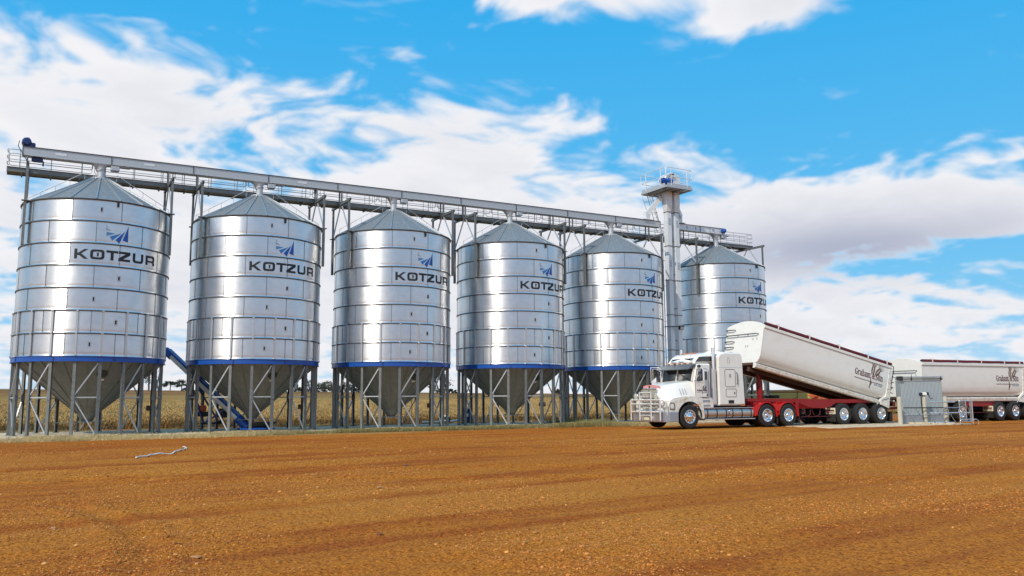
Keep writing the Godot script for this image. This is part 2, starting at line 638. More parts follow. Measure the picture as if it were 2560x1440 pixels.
func ground_y(x: float, z: float) -> float:
	var zf := -z
	var st := row_st(x, z)
	var yard := smoothstep(4.2, 6.0, st.y)
	var y := -0.035 - 0.25 * smoothstep(24.0, 5.0, zf)
	y += (track_at(st) * 0.045 + g_long.get_noise_2d(st.x * 3.0 + 500.0, (st.y + sin(st.x * 0.05) * 2.0) * 95.0) * 0.018) * yard
	y += g_patch.get_noise_2d(x * 9.0, z * 9.0) * 0.018 * (0.4 + 0.6 * yard)
	y += g_fine.get_noise_2d(x * 60.0, z * 60.0) * 0.020 * (0.3 + 0.7 * yard)
	if yard > 0.0 and zf < 45.0:
		var rd := rut(x, z, st)
		var tread := 0.5 + 0.5 * sin((st.x + st.y * 0.6) * 14.0)
		y += yard * (-0.030 * exp(-rd * rd / 0.022) * (0.7 + 0.3 * tread) + 0.026 * exp(-pow((rd - 0.29) / 0.10, 2.0)))
	if st.y < -4.0:
		y += g_patch.get_noise_2d(x * 20.0, z * 20.0) * 0.03
	# the wheels and pads stand on firm level ground
	var firm := smoothstep(9.0, 6.5, st.y) * smoothstep(18.0, 22.0, st.x)
	return lerpf(y, minf(y, -0.012), firm)

func ground_color(x: float, z: float) -> Color:
	var st := row_st(x, z)
	var t := track_at(st)
	var p := g_patch.get_noise_2d(x * 3.0, z * 3.0)
	var q := g_patch.get_noise_2d(x * 14.0 + 300.0, z * 14.0)
	var base := Vector3(0.53, 0.190, 0.024)
	var red := Vector3(0.41, 0.120, 0.018)
	var pale := Vector3(0.58, 0.245, 0.042)
	var c := base.lerp(red, clampf(-t * 1.7 + q * 0.9 + 0.05 + g_long.get_noise_2d(st.x * 3.0 + 500.0, (st.y + sin(st.x * 0.05) * 2.0) * 95.0) * 1.2, 0.0, 1.0))
	c = c.lerp(pale, clampf(p * 1.7 + t * 1.2, 0.0, 1.0))
	c = c.lerp(red, 0.45 * smoothstep(16.0, 27.0, -z) * smoothstep(4.0, -18.0, x))
	if st.y > 5.0 and z > -45.0:
		var rd := rut(x, z, st)
		c = c.lerp(Vector3(0.36, 0.115, 0.018), 0.55 * exp(-rd * rd / 0.03) * clampf(0.6 + q * 2.0, 0.0, 1.0))
	# dry grass and spilled straw by the slab and behind it
	var dry := smoothstep(5.6, 4.4, st.y + q * 1.2) * smoothstep(3.0, 3.6, st.y)
	dry *= smoothstep(20.0, 8.0, st.x)
	c = c.lerp(Vector3(0.50, 0.37, 0.18), dry * 0.85)
	if st.y < -3.0:
		var back := Vector3(0.36, 0.17, 0.075).lerp(Vector3(0.40, 0.29, 0.15), clampf(0.5 + q * 2.2 - smoothstep(-4.0, -8.5, st.y) * 0.6, 0.0, 1.0))
		c = c.lerp(back, smoothstep(-3.0, -3.6, st.y))
	return Color(c.x, c.y, c.z)

func spread(lo: float, hi: float, step: float, outer: Array) -> PackedFloat32Array:
	var a := PackedFloat32Array()
	for o in range(outer.size() - 1, -1, -1):
		a.append(lo - outer[o])
	var k := int(round((hi - lo) / step))
	for i in k + 1:
		a.append(lo + (hi - lo) * i / k)
	for o in outer:
		a.append(hi + o)
	return a

func grid_mesh(xs: PackedFloat32Array, zs: PackedFloat32Array, at, col, m: Material) -> ArrayMesh:
	var v := PackedVector3Array()
	var c := PackedColorArray()
	var w := xs.size()
	for z in zs:
		for x in xs:
			var p: Vector3 = at.call(x, z)
			v.append(p)
			if true:
				c.append(col.call(p.x, p.z))
	var n := PackedVector3Array()
	n.resize(v.size())
	for j in zs.size():
		for i in w:
			var a := v[j * w + mini(i + 1, w - 1)] - v[j * w + maxi(i - 1, 0)]
			var b := v[mini(j + 1, zs.size() - 1) * w + i] - v[maxi(j - 1, 0) * w + i]
			var q := b.cross(a).normalized()
			n[j * w + i] = q if q.y > 0.0 else -q
	var idx := PackedInt32Array()
	var turn := (v[1] - v[0]).cross(v[w] - v[0]).y > 0.0
	for j in zs.size() - 1:
		for i in w - 1:
			var k := j * w + i
			if turn:
				idx.append_array([k, k + w, k + 1, k + 1, k + w, k + w + 1])
			else:
				idx.append_array([k, k + 1, k + w, k + 1, k + w + 1, k + w])
	var a := []
	a.resize(Mesh.ARRAY_MAX)
	a[Mesh.ARRAY_VERTEX] = v
	a[Mesh.ARRAY_NORMAL] = n
	a[Mesh.ARRAY_INDEX] = idx
	if c.size():
		a[Mesh.ARRAY_COLOR] = c
	var me := ArrayMesh.new()
	me.add_surface_from_arrays(Mesh.PRIMITIVE_TRIANGLES, a)
	me.surface_set_material(0, m)
	return me

func scatter(called: String, me: Mesh, places: Array, tints: Array, label: String, category: String) -> void:
	var mm := MultiMesh.new()
	mm.transform_format = MultiMesh.TRANSFORM_3D
	mm.use_colors = true
	mm.mesh = me
	mm.instance_count = places.size()
	for i in places.size():
		mm.set_instance_transform(i, places[i])
		mm.set_instance_color(i, tints[i])
	var o := MultiMeshInstance3D.new()
	o.multimesh = mm
	o.name = numbered(called)
	add_child(o, true)
	tag(o, label, category, "", "stuff")

func stone_mesh(s: int, tint := Color.WHITE) -> ArrayMesh:
	var r := RandomNumberGenerator.new()
	r.seed = s
	var mb := MB.new()
	var ring := []
	for lv in [[-0.45, 0.55], [0.05, 1.0], [0.42, 0.62]]:
		var a := []
		for j in 6:
			var t: float = TAU * j / 6.0 + lv[0]
			var k: float = lv[1] * r.randf_range(0.72, 1.1)
			a.append(Vector3(cos(t) * k, lv[0] + r.randf_range(-0.08, 0.08), sin(t) * k * 0.85))
		ring.append(a)
	mb.loft(ring, true, false)
	for i in mb.v.size():
		mb.c.append(tint)
	return mb.mesh(M.straw)

func tuft_mesh(s: int, blades: int, wide: float, lean: float, blade: float) -> ArrayMesh:
	var r := RandomNumberGenerator.new()
	r.seed = s
	var mb := MB.new()
	for i in blades:
		var t := r.randf() * TAU
		var o := Vector3(cos(t), 0, sin(t)) * r.randf() * wide
		var tip := o + Vector3(r.randf_range(-1, 1) * lean, r.randf_range(0.6, 1.0), r.randf_range(-1, 1) * lean)
		var sd := Vector3(cos(t * 3.1), 0, sin(t * 3.1)) * blade
		var nn := sd.cross(Vector3.UP).normalized()
		mb.tri(o - sd, o + sd, tip, nn, nn, nn)
		if r.randf() < 0.6:
			mb.flat(tip - sd * 1.6 - Vector3(0, 0.13, 0), tip + sd * 1.6 - Vector3(0, 0.10, 0), tip + sd * 0.7, tip - sd, nn)
	for i in mb.v.size():
		mb.c.append(Color.WHITE)
	return mb.mesh(M.straw)

func make_ground() -> void:
	g_long = noise_of(0.018, 4, 91)
	g_patch = noise_of(0.02, 5, 92)
	g_fine = noise_of(0.03, 4, 93)
	var xs := spread(-30.0, 34.0, 0.13, [3.0, 9.0, 25.0, 70.0, 200.0, 600.0, 1600.0])
	var zs := spread(-50.0, -4.5, 0.115, [2.0, 6.0, 20.0, 70.0, 200.0, 600.0, 1600.0])
	var g := part(self, "ground", grid_mesh(xs, zs, func(x, z): return Vector3(x, ground_y(x, z), z), ground_color, M.dirt))
	tag(g, "", "", "", "structure")
	# pads
	for s in [[-5.2, 23.0, -3.25, 3.45], [23.7, 40.5, -3.4, 3.4]]:
		var mb := MB.new()
		mb.cbox(Vector3((s[0] + s[1]) * 0.5, SLAB - 0.15, (s[2] + s[3]) * 0.5), Vector3(s[1] - s[0], 0.3, s[3] - s[2]), 0.015)
		var o := part(self, numbered("concrete_pad"), mb.mesh(M.crete), ry(AZ, row(0, 0)))
		tag(o, "", "", "", "structure")
	var ap := MB.new()
	ap.cbox(Vector3(10.6, -0.14, 0.7), Vector3(9.6, 0.3, 6.6), 0.02)
	var apo := part(self, "concrete_apron", ap.mesh(M.crete), ry(27.5, Vector3(7.16, 0, -38.73)))
	tag(apo, "", "", "", "structure")

	# gravel and clods
	rng.seed = 4
	for kind in 2:
		var pl := []
		var ti := []
		while pl.size() < 30000:
			var zf := 6.3 * pow(5.2, rng.randf())
			var x := rng.randf_range(-1.0, 1.0) * (zf * 0.64 + 1.0)
			var st := row_st(x, -zf)
			if st.y < 4.2:
				continue
			var want := 0.12 + track_at(st) * 1.3 + g_patch.get_noise_2d(x * 9.0, zf * 9.0) * 2.2
			if rng.randf() > want:
				continue
			var sz := 0.004 + 0.009 * pow(rng.randf(), 2.5) + (0.016 * rng.randf() if rng.randf() < 0.03 else 0.0)
			sz *= 1.0 + zf / 40.0
			var b := Basis(Vector3.UP, rng.randf() * TAU) * Basis(Vector3.RIGHT, rng.randf_range(-0.5, 0.5))
			pl.append(Transform3D(b.scaled(Vector3.ONE * sz), Vector3(x, ground_y(x, -zf) + sz * 0.25, -zf)))
			var t := rng.randf()
			var c := Vector3(0.52, 0.175, 0.020).lerp(Vector3(0.64, 0.31, 0.085), t * t * t) * rng.randf_range(0.45, 1.12)
			ti.append(Color(c.x, c.y, c.z))
		scatter("gravel", stone_mesh(20 + kind), pl, ti, ["fine orange gravel and clods scattered over the dirt yard", "small pale stones lying in the wheel tracks of the yard"][kind], "gravel")

	# grass along the front of the pads and dry grass behind
	rng.seed = 9
	var gp := []
	var gt := []
	var clip := []
	for i in 26000:
		var d := rng.randf_range(-6.0, 27.0)
		var green := smoothstep(4.0, 9.0, d) * smoothstep(26.5, 22.0, d)
		var of := 3.45 + pow(rng.randf(), 1.6) * lerpf(1.9, 0.8, green)
		if g_patch.get_noise_2d(d * 14.0, of * 10.0) < -0.08 and rng.randf() < 0.8:
			continue
		var p := row(d, of)
		var h := rng.randf_range(0.07, 0.19) * (1.0 + 0.5 * green * smoothstep(18.0, 23.0, d) )
		gp.append(Transform3D(Basis(Vector3.UP, rng.randf() * TAU).scaled(Vector3(0.6, h, 0.6)), Vector3(p.x, ground_y(p.x, p.z), p.z)))
		var c := Vector3(0.60, 0.47, 0.23).lerp(Vector3(0.17, 0.15, 0.04), clampf(green * rng.randf_range(0.3, 1.2), 0.0, 1.0)) * rng.randf_range(0.7, 1.1)
		gt.append(Color(c.x, c.y, c.z))
	for i in 1500:      # weeds in the gap between the two pads
		var p := row(rng.randf_range(22.6, 24.2), rng.randf_range(-1.0, 3.9))
		gp.append(Transform3D(Basis(Vector3.UP, rng.randf() * TAU).scaled(Vector3(0.8, rng.randf_range(0.1, 0.34), 0.8)), Vector3(p.x, -0.03, p.z)))
		var c := Vector3(0.12, 0.14, 0.05).lerp(Vector3(0.30, 0.27, 0.12), rng.randf())
		gt.append(Color(c.x, c.y, c.z))
	for i in 16000:
		var d := rng.randf_range(-14.0, 46.0)
		var of := -3.3 - rng.randf() * 5.4
		if g_patch.get_noise_2d(d * 9.0, of * 9.0) < 0.02:
			continue
		var p := row(d, of)
		gp.append(Transform3D(Basis(Vector3.UP, rng.randf() * TAU).scaled(Vector3(0.6, rng.randf_range(0.04, 0.12), 0.6)), Vector3(p.x, ground_y(p.x, p.z), p.z)))
		var c := Vector3(0.44, 0.35, 0.18).lerp(Vector3(0.20, 0.17, 0.07), rng.randf()) * rng.randf_range(0.7, 1.1)
		gt.append(Color(c.x, c.y, c.z))
	scatter("grass", tuft_mesh(3, 9, 0.16, 0.12, 0.010), gp, gt, "short dry and green grass along the edges of the concrete pads", "grass")

# field rises gently to a ridge
func field_y(x: float, w: float) -> float:
	var ridge := 4.45 - 0.0105 * clampf(x, -260.0, 60.0)
	var t := clampf(w / 320.0, 0.0, 1.5)
	return -0.05 + ridge * (t * (1.25 - 0.25 * t) if t < 1.0 else 1.0 - (t - 1.0) * 0.6)

func field_color(x: float, z: float) -> Color:
	var w := -row_st(x, z).y - 8.6
	var n := g_patch.get_noise_2d(x * 1.2, z * 1.2) + 0.5 * g_patch.get_noise_2d(x * 7.0, z * 7.0)
	var c := Vector3(0.42, 0.275, 0.100).lerp(Vector3(0.27, 0.145, 0.066), clampf(smoothstep(60.0, 240.0, w) + n * 0.8, 0.0, 1.0))
	return Color(c.x, c.y, c.z)

func make_field() -> void:
	var xs := PackedFloat32Array()
	var d := -260.0
	while d <= 460.0:
		xs.append(d)
		d += 1.5 if d > -40.0 and d < 90.0 else 10.0
	var zs := PackedFloat32Array()
	var w := 0.0
	while w < 420.0:
		zs.append(w)
		w += 0.6 if w < 20.0 else w * 0.06
	var at := func(dd: float, ww: float) -> Vector3:
		var p := row(dd, -8.6 - ww)
		p.y = field_y(p.x, ww) + 0.16 + g_patch.get_noise_2d(p.x * 8.0, p.z * 8.0) * 0.12 * smoothstep(0.0, 2.0, ww)
		return p
	var f := part(self, "field", grid_mesh(xs, zs, at, field_color, M.field))
	tag(f, "", "", "", "structure")
	rng.seed = 12
	for kind in 2:
		var pl := []
		var ti := []
		for i in 46000:
			var dd := rng.randf_range(-26.0, 62.0)
			var ww := 62.0 * pow(rng.randf(), 2.2)
			dd += (dd - 12.0) * ww * 0.012
			var p := row(dd, -8.5 - ww)
			p.y = field_y(p.x, ww) - 0.02
			var h := rng.randf_range(0.42, 0.66)
			pl.append(Transform3D(Basis(Vector3.UP, rng.randf() * TAU).scaled(Vector3(1.3, h, 1.3)), p))
			var n := g_patch.get_noise_2d(p.x * 6.0, p.z * 6.0)
			var c := Vector3(0.43, 0.27, 0.095).lerp(Vector3(0.55, 0.385, 0.155), clampf(0.4 + n * 1.5 + rng.randf_range(-0.4, 0.4), 0.0, 1.0)) * rng.randf_range(0.75, 1.1)
			if rng.randf() < 0.12:
				c = Vector3(0.20, 0.15, 0.07)
			ti.append(Color(c.x, c.y, c.z))
		for i in (2600 if kind == 0 else 0):      # rank weeds along the field's edge
			var dd := rng.randf_range(-24.0, 52.0)
			var p := row(dd, -8.35 + rng.randfn() * 0.22)
			if g_patch.get_noise_2d(dd * 16.0, 7.0) < -0.12:
				continue
			pl.append(Transform3D(Basis(Vector3.UP, rng.randf() * TAU).scaled(Vector3(1.7, rng.randf_range(0.14, 0.38), 1.7)), Vector3(p.x, -0.05, p.z)))
			var c := Vector3(0.10, 0.085, 0.035).lerp(Vector3(0.24, 0.16, 0.07), rng.randf())
			ti.append(Color(c.x, c.y, c.z))
		scatter("crop", tuft_mesh(50 + kind, 8, 0.17, 0.16, 0.011), pl, ti, ["ripe straw-coloured crop standing in the field behind the silos", "taller dry stalks mixed through the crop field"][kind], "crop")

func make_tree(called: String, label: String, x: float, zf: float, h: float, wide: float, s: int, shape := 0) -> void:
	var r := RandomNumberGenerator.new()
	r.seed = s
	var t := thing(called, label, "tree" if called != "scrub" else "bush", Vector3(x, field_y(x, 300.0) * 0.97 - 0.4, -zf), 0.0, "trees on the ridge beyond the field")
	var tk := MB.new()
	var cr := MB.new()
	var clear: float = [0.35, 0.5, 0.08][shape] * h
	tk.tube([Vector3.ZERO, Vector3(r.randf_range(-0.2, 0.2), clear, 0), Vector3(r.randf_range(-0.5, 0.5), h * 0.75, r.randf_range(-0.4, 0.4))], 0.035 * h, 6)
	var clumps := 16 if shape < 2 else 20
	for i in clumps:
		var a := r.randf() * TAU
		var f := sqrt(r.randf())
		var y: float
		if shape == 1:
			y = h * (0.90 - 0.30 * f * f - 0.22 * r.randf())
		elif shape == 0:
			y = lerpf(clear * 1.05, h * 0.97, r.randf()) 
			f *= 0.35 + 0.75 * sin(PI * clampf((y - clear) / (h - clear), 0.05, 0.95))
		else:
			y = h * (0.12 + 0.8 * r.randf() * (1.0 - f * f * 0.7))
		var c := Vector3(cos(a) * wide * f, y, sin(a) * wide * f)
		if shape < 2 and i % 2 == 0:
			tk.tube([Vector3(0, clear + (y - clear) * 0.3, 0), c.lerp(Vector3(0, y, 0), 0.35) - Vector3(0, 0.05 * h, 0), c], 0.012 * h, 5)
		var cs: float = [0.17, 0.15, 0.2][shape] * h * r.randf_range(0.7, 1.2)
		var tone := r.randf_range(0.6, 1.25)
		for k in 46:
			var q := Vector3(r.randfn(), r.randfn() * 0.62, r.randfn()) * cs * 0.5
			var p := c + q
			var e := Vector3(r.randf_range(-1, 1), r.randf_range(-0.6, 0.6), r.randf_range(-1, 1)).normalized() * r.randf_range(0.16, 0.34)
			var g := e.cross(Vector3(r.randf_range(-1, 1), r.randf_range(-1, 1), r.randf_range(-1, 1))).normalized() * r.randf_range(0.10, 0.22)
			var nn := e.cross(g).normalized()
			cr.flat(p - e, p + g, p + e, p - g, nn)
			var cc := Vector3(0.045, 0.056, 0.026) * tone * r.randf_range(0.75, 1.2)
			for _j in 6:
				cr.c.append(Color(cc.x, cc.y, cc.z))
	part(t, "trunk", tk.mesh(M.bark))
	part(t, "crown", cr.mesh(M.leaf))

func make_trees() -> void:
	# bearing from the camera in pixels of a 2560 frame is not used: places are metres on the ridge
	make_tree("gum_tree", "tall thin gum tree on the ridge, seen past the right legs of the leftmost silo", -132.3, 310, 9.4, 2.6, 1, 0)
	make_tree("gum_tree", "left flat-topped tree of the ridge pair seen between the first two silos", -130.6, 325, 5.0, 2.8, 2, 1)
	make_tree("gum_tree", "right flat-topped tree of the ridge pair seen between the first two silos", -127.0, 327, 5.2, 3.0, 3, 1)
	make_tree("scrub", "low scrub at the foot of the flat-topped trees on the ridge", -125.0, 328, 2.2, 3.0, 4, 2)
	make_tree("scrub", "dark bush on the ridge showing beside the auger behind the second silo", -113.2, 318, 3.6, 2.0, 5, 2)
	var xs := [[-80.0, 4.2, 3.2], [-75.6, 5.6, 3.6], [-71.8, 5.2, 3.6], [-67.4, 6.0, 3.8], [-63.2, 5.6, 3.4], [-58.6, 5.0, 3.2]]
	var words := ["leftmost bush of the dark clump on the ridge behind the second silo", "dark rounded bush in the clump behind the right legs of the second silo", "dense bush in the clump between the second and third silos", "tallest bush of the dark clump between the second and third silos", "dark bush of the clump half hidden by the left legs of the third silo", "last bush of the dark clump, behind the hopper of the third silo"]
	for i in xs.size():
		make_tree("scrub", words[i], xs[i][0], 318.0 + 3.0 * (i % 3), xs[i][1], xs[i][2], 20 + i, 2)
	make_tree("gum_tree", "dense dark tree on the ridge right of the third silo's hopper", -30.2, 312, 6.8, 3.0, 31, 0)
	make_tree("gum_tree", "taller dark tree on the ridge behind the right legs of the third silo", -24.8, 312, 7.6, 3.2, 32, 0)
	make_tree("scrub", "dark bush under the taller tree behind the third silo's right legs", -27.6, 310, 4.2, 3.0, 33, 2)
	make_tree("scrub", "small lone bush on the ridge between the third and fourth silos", -22.2, 315, 1.9, 1.6, 34, 2)
	make_tree("scrub", "tiny dark bush on the skyline between the fourth and fifth silos", 16.9, 318, 2.0, 1.2, 35, 2)

# ---------------------------------------------------------------- silos
const ROWS := 7
var row_h := (EAVE_Y - RING_Y) / ROWS

func on_wall(deg: float, y: float, out: float) -> Vector3:
	var a := deg_to_rad(deg)
	return Vector3(sin(a) * (R + out), y, cos(a) * (R + out))

func wall_panel(s: int) -> ArrayMesh:
	var r := RandomNumberGenerator.new()
	r.seed = s
	var mb := MB.new()
	var k := 12
	var H := row_h
	# lower edge folds out over the sheet beneath, with a soft crease above it
	var prof := [Vector2(0.002, 0.0), Vector2(0.012, 0.008), Vector2(0.012, 0.030), Vector2(0.006, 0.050), Vector2(-0.009, 0.085), Vector2(0.003, 0.13), Vector2(0.0, 0.2), Vector2(0.0, H - 0.06), Vector2(-0.004, H - 0.02), Vector2(-0.004, H)]
	var dent := []
	for i in prof.size():
		var l := []
		for j in k + 1:
			l.append(r.randf_range(-1, 1) * (0.0055 if i in [4, 5] and j > 0 and j < k else 0.0014 if i > 5 and j > 0 and j < k else 0.0))
		dent.append(l)
	var P := func(i: int, j: int) -> Vector3:
		return on_wall(36.0 * j / k, prof[i].y, prof[i].x + dent[i][j])
	for i in prof.size() - 1:
		var d: Vector2 = prof[i + 1] - prof[i]
		var nl := Vector2(d.y, -d.x).normalized()
		var n0 := nl
		var n1 := nl
		if i >= 3 and i > 0:
			var dp: Vector2 = prof[i] - prof[i - 1]
			n0 = (nl + Vector2(dp.y, -dp.x).normalized()).normalized()
		if i >= 2 and i < prof.size() - 2:
			var dn: Vector2 = prof[i + 2] - prof[i + 1]
			n1 = (nl + Vector2(dn.y, -dn.x).normalized()).normalized()
		for j in k:
			var a := deg_to_rad(36.0 * j / k)
			var b := deg_to_rad(36.0 * (j + 1) / k)
			var w := 0.0
			var sway: float = [-2.6, 2.4, 0.4, -1.0, 1.3][s % 5] * (1.0 if i > 4 else 0.3)
			a += deg_to_rad(sway + 1.2 * sin(a * 9.0 + s))
			b += deg_to_rad(sway + 1.2 * sin(b * 9.0 + s))
			var ea := Vector3(sin(a), 0, cos(a))
			var eb := Vector3(sin(b), 0, cos(b))
			var uv := [Vector2(j, prof[i].y * 8.0), Vector2(j + 1, prof[i].y * 8.0), Vector2(j + 1, prof[i + 1].y * 8.0), Vector2(j, prof[i + 1].y * 8.0)]
			var pts := [P.call(i, j), P.call(i, j + 1), P.call(i + 1, j + 1), P.call(i + 1, j)]
			var nn := [ea * n0.x + Vector3.UP * n0.y, eb * n0.x + Vector3.UP * n0.y, eb * n1.x + Vector3.UP * n1.y, ea * n1.x + Vector3.UP * n1.y]
			for t in [[0, 1, 2], [0, 2, 3]]:
				var x: Array = t
				if (pts[x[1]] - pts[x[0]]).cross(pts[x[2]] - pts[x[0]]).dot(nn[x[0]]) > 0.0:
					x = [t[0], t[2], t[1]]
				for q in x:
					mb.v.append(pts[q])
					mb.n.append(nn[q])
					mb.u.append(uv[q])
	var me := mb.mesh(M.wall)
	# bolts down the seam
	var bo := MB.new()
	var y := 0.07
	while y < H - 0.03:
		var a := deg_to_rad(0.35)
		bo.box(on_wall(0.35, y, 0.004), Vector3(0.020, 0.026, 0.014), Basis(Vector3.UP, a))
		y += 0.052
	bo.box(on_wall(0.0, H * 0.5 + 0.03, 0.0), Vector3(0.008, H - 0.09, 0.008), Basis(Vector3.UP, 0))
	return bo.add_to(me, M.bolt)

# flat print wrapped on the wall: polygons in (degrees, metres), cut into narrow strips
func wrap_print(polys: Array, out: float, m: Material) -> ArrayMesh:
	var mb := MB.new()
	for poly in polys:
		var pts := PackedVector2Array(poly)
		var lo := pts[0].x
		var hi := pts[0].x
		for p in pts:
			lo = minf(lo, p.x)
			hi = maxf(hi, p.x)
		var x := floorf(lo / 1.5) * 1.5
		while x < hi:
			for piece in Geometry2D.intersect_polygons(pts, PackedVector2Array([Vector2(x, -100), Vector2(x + 1.5, -100), Vector2(x + 1.5, 100), Vector2(x, 100)])):
				var ix := Geometry2D.triangulate_polygon(piece)
				for t in range(0, ix.size(), 3):
					var q := []
					for e in 3:
						var p: Vector2 = piece[ix[t + e]]
						q.append([on_wall(p.x, p.y, out), on_wall(p.x, 0, 1.0 - R)])
					mb.tri(q[0][0], q[1][0], q[2][0], q[0][1], q[1][1], q[2][1])
			x += 1.5
	return mb.mesh(m)

func arc_pts(cx: float, cy: float, rx: float, ry_: float, a0: float, a1: float, k := 5) -> Array:
	var o := []
	for i in k + 1:
		var a := deg_to_rad(lerpf(a0, a1, float(i) / k))
		o.append(Vector2(cx + cos(a) * rx, cy + sin(a) * ry_))
	return o

# the six letters, each in a box from (x0, 0) to (x1, h); stems are t wide, bars b high
func letter(ch: String, x0: float, x1: float, y: float, h: float) -> Array:
	var t := 2.15
	var b := h * 0.235
	var X := func(f: float) -> float: return lerpf(x0, x1, f)
	var V := func(px: float, py: float) -> Vector2: return Vector2(px, y + py)
	match ch:
		"K":
			return [[V.call(x0, 0), V.call(x0 + t, 0), V.call(x0 + t, h * 0.36), V.call(x0 + t * 1.6, h * 0.36), V.call(x1 - t * 1.35, 0), V.call(x1 + 0.1, 0), V.call(x0 + t * 2.35, h * 0.54), V.call(x1, h), V.call(x1 - t * 1.3, h), V.call(x0 + t * 1.45, h * 0.62), V.call(x0 + t, h * 0.62), V.call(x0 + t, h), V.call(x0, h)]]
		"O":
			var rx := 2.3
			var ro := h * 0.30
			var outer := arc_pts(x1 - rx, y + h - ro, rx, ro, 0, 90) + arc_pts(x0 + rx, y + h - ro, rx, ro, 90, 180)
			var outer2 := arc_pts(x0 + rx, y + ro, rx, ro, 180, 270) + arc_pts(x1 - rx, y + ro, rx, ro, 270, 360)
			var ir := 0.9
			var iy := h * 0.11
			var in1 := arc_pts(x1 - t - ir, y + h - b - iy, ir, iy, 0, 90) + arc_pts(x0 + t + ir, y + h - b - iy, ir, iy, 90, 180)
			var in2 := arc_pts(x0 + t + ir, y + b + iy, ir, iy, 180, 270) + arc_pts(x1 - t - ir, y + b + iy, ir, iy, 270, 360)
			var mid := y + h * 0.5
			var top := outer + [Vector2(x0, mid), Vector2(x0 + t, mid)]
			in1.reverse()
			top += in1 + [Vector2(x1 - t, mid), Vector2(x1, mid)]
			var bot := outer2 + [Vector2(x1, mid), Vector2(x1 - t, mid)]
			in2.reverse()
			bot += in2 + [Vector2(x0 + t, mid), Vector2(x0, mid)]
			return [top, bot]
		"T":
			var c := (x0 + x1) * 0.5
			return [[V.call(c - t * 0.52, 0), V.call(c + t * 0.52, 0), V.call(c + t * 0.52, h - b), V.call(x1, h - b), V.call(x1, h), V.call(x0, h), V.call(x0, h - b), V.call(c - t * 0.52, h - b)]]
		"Z":
			return [[V.call(x0, 0), V.call(x1, 0), V.call(x1, b), V.call(x0 + t * 1.75, b), V.call(x1, h - b * 1.25), V.call(x1, h), V.call(x0, h), V.call(x0, h - b), V.call(x1 - t * 1.75, h - b), V.call(x0, b * 1.25)]]
		"U":
			var o := [V.call(x0, h)] + arc_pts(x0 + 2.3, y + h * 0.30, 2.3, h * 0.30, 180, 270) + arc_pts(x1 - 2.3, y + h * 0.30, 2.3, h * 0.30, 270, 360) + [V.call(x1, h), V.call(x1 - t, h)]
			var i := arc_pts(x0 + t + 0.9, y + b + h * 0.11, 0.9, h * 0.11, 180, 270) + arc_pts(x1 - t - 0.9, y + b + h * 0.11, 0.9, h * 0.11, 270, 360)
			i.reverse()
			return [o + i + [V.call(x0 + t, h)]]
		"R":
			var bowl := [V.call(x0, h)] + [V.call(x0, 0), V.call(x0 + t, 0), V.call(x0 + t, h * 0.29), V.call(x1 - t - 0.6, h * 0.29), V.call(x1 - t, h * 0.2), V.call(x1 - t, 0), V.call(x1, 0), V.call(x1, h * 0.26), V.call(x1 - 0.5, h * 0.36), V.call(x1, h * 0.48), V.call(x1, h * 0.52), V.call(x1 - t, h * 0.52), V.call(x1 - t - 0.4, h * 0.48), V.call(x0 + t, h * 0.48), V.call(x0 + t, h * 0.52), V.call(x0, h * 0.52)]
			bowl.remove_at(0)
			var top := [V.call(x0, h * 0.52), V.call(x0 + t, h * 0.52), V.call(x0 + t, h - b), V.call(x1 - t - 0.4, h - b), V.call(x1 - t, h - b - 0.03), V.call(x1 - t, h * 0.52), V.call(x1, h * 0.52), V.call(x1, h * 0.82), V.call(x1 - 0.7, h * 0.96), V.call(x1 - 1.7, h), V.call(x0, h)]
			return [bowl, top]
	return []

var wall_meshes := []

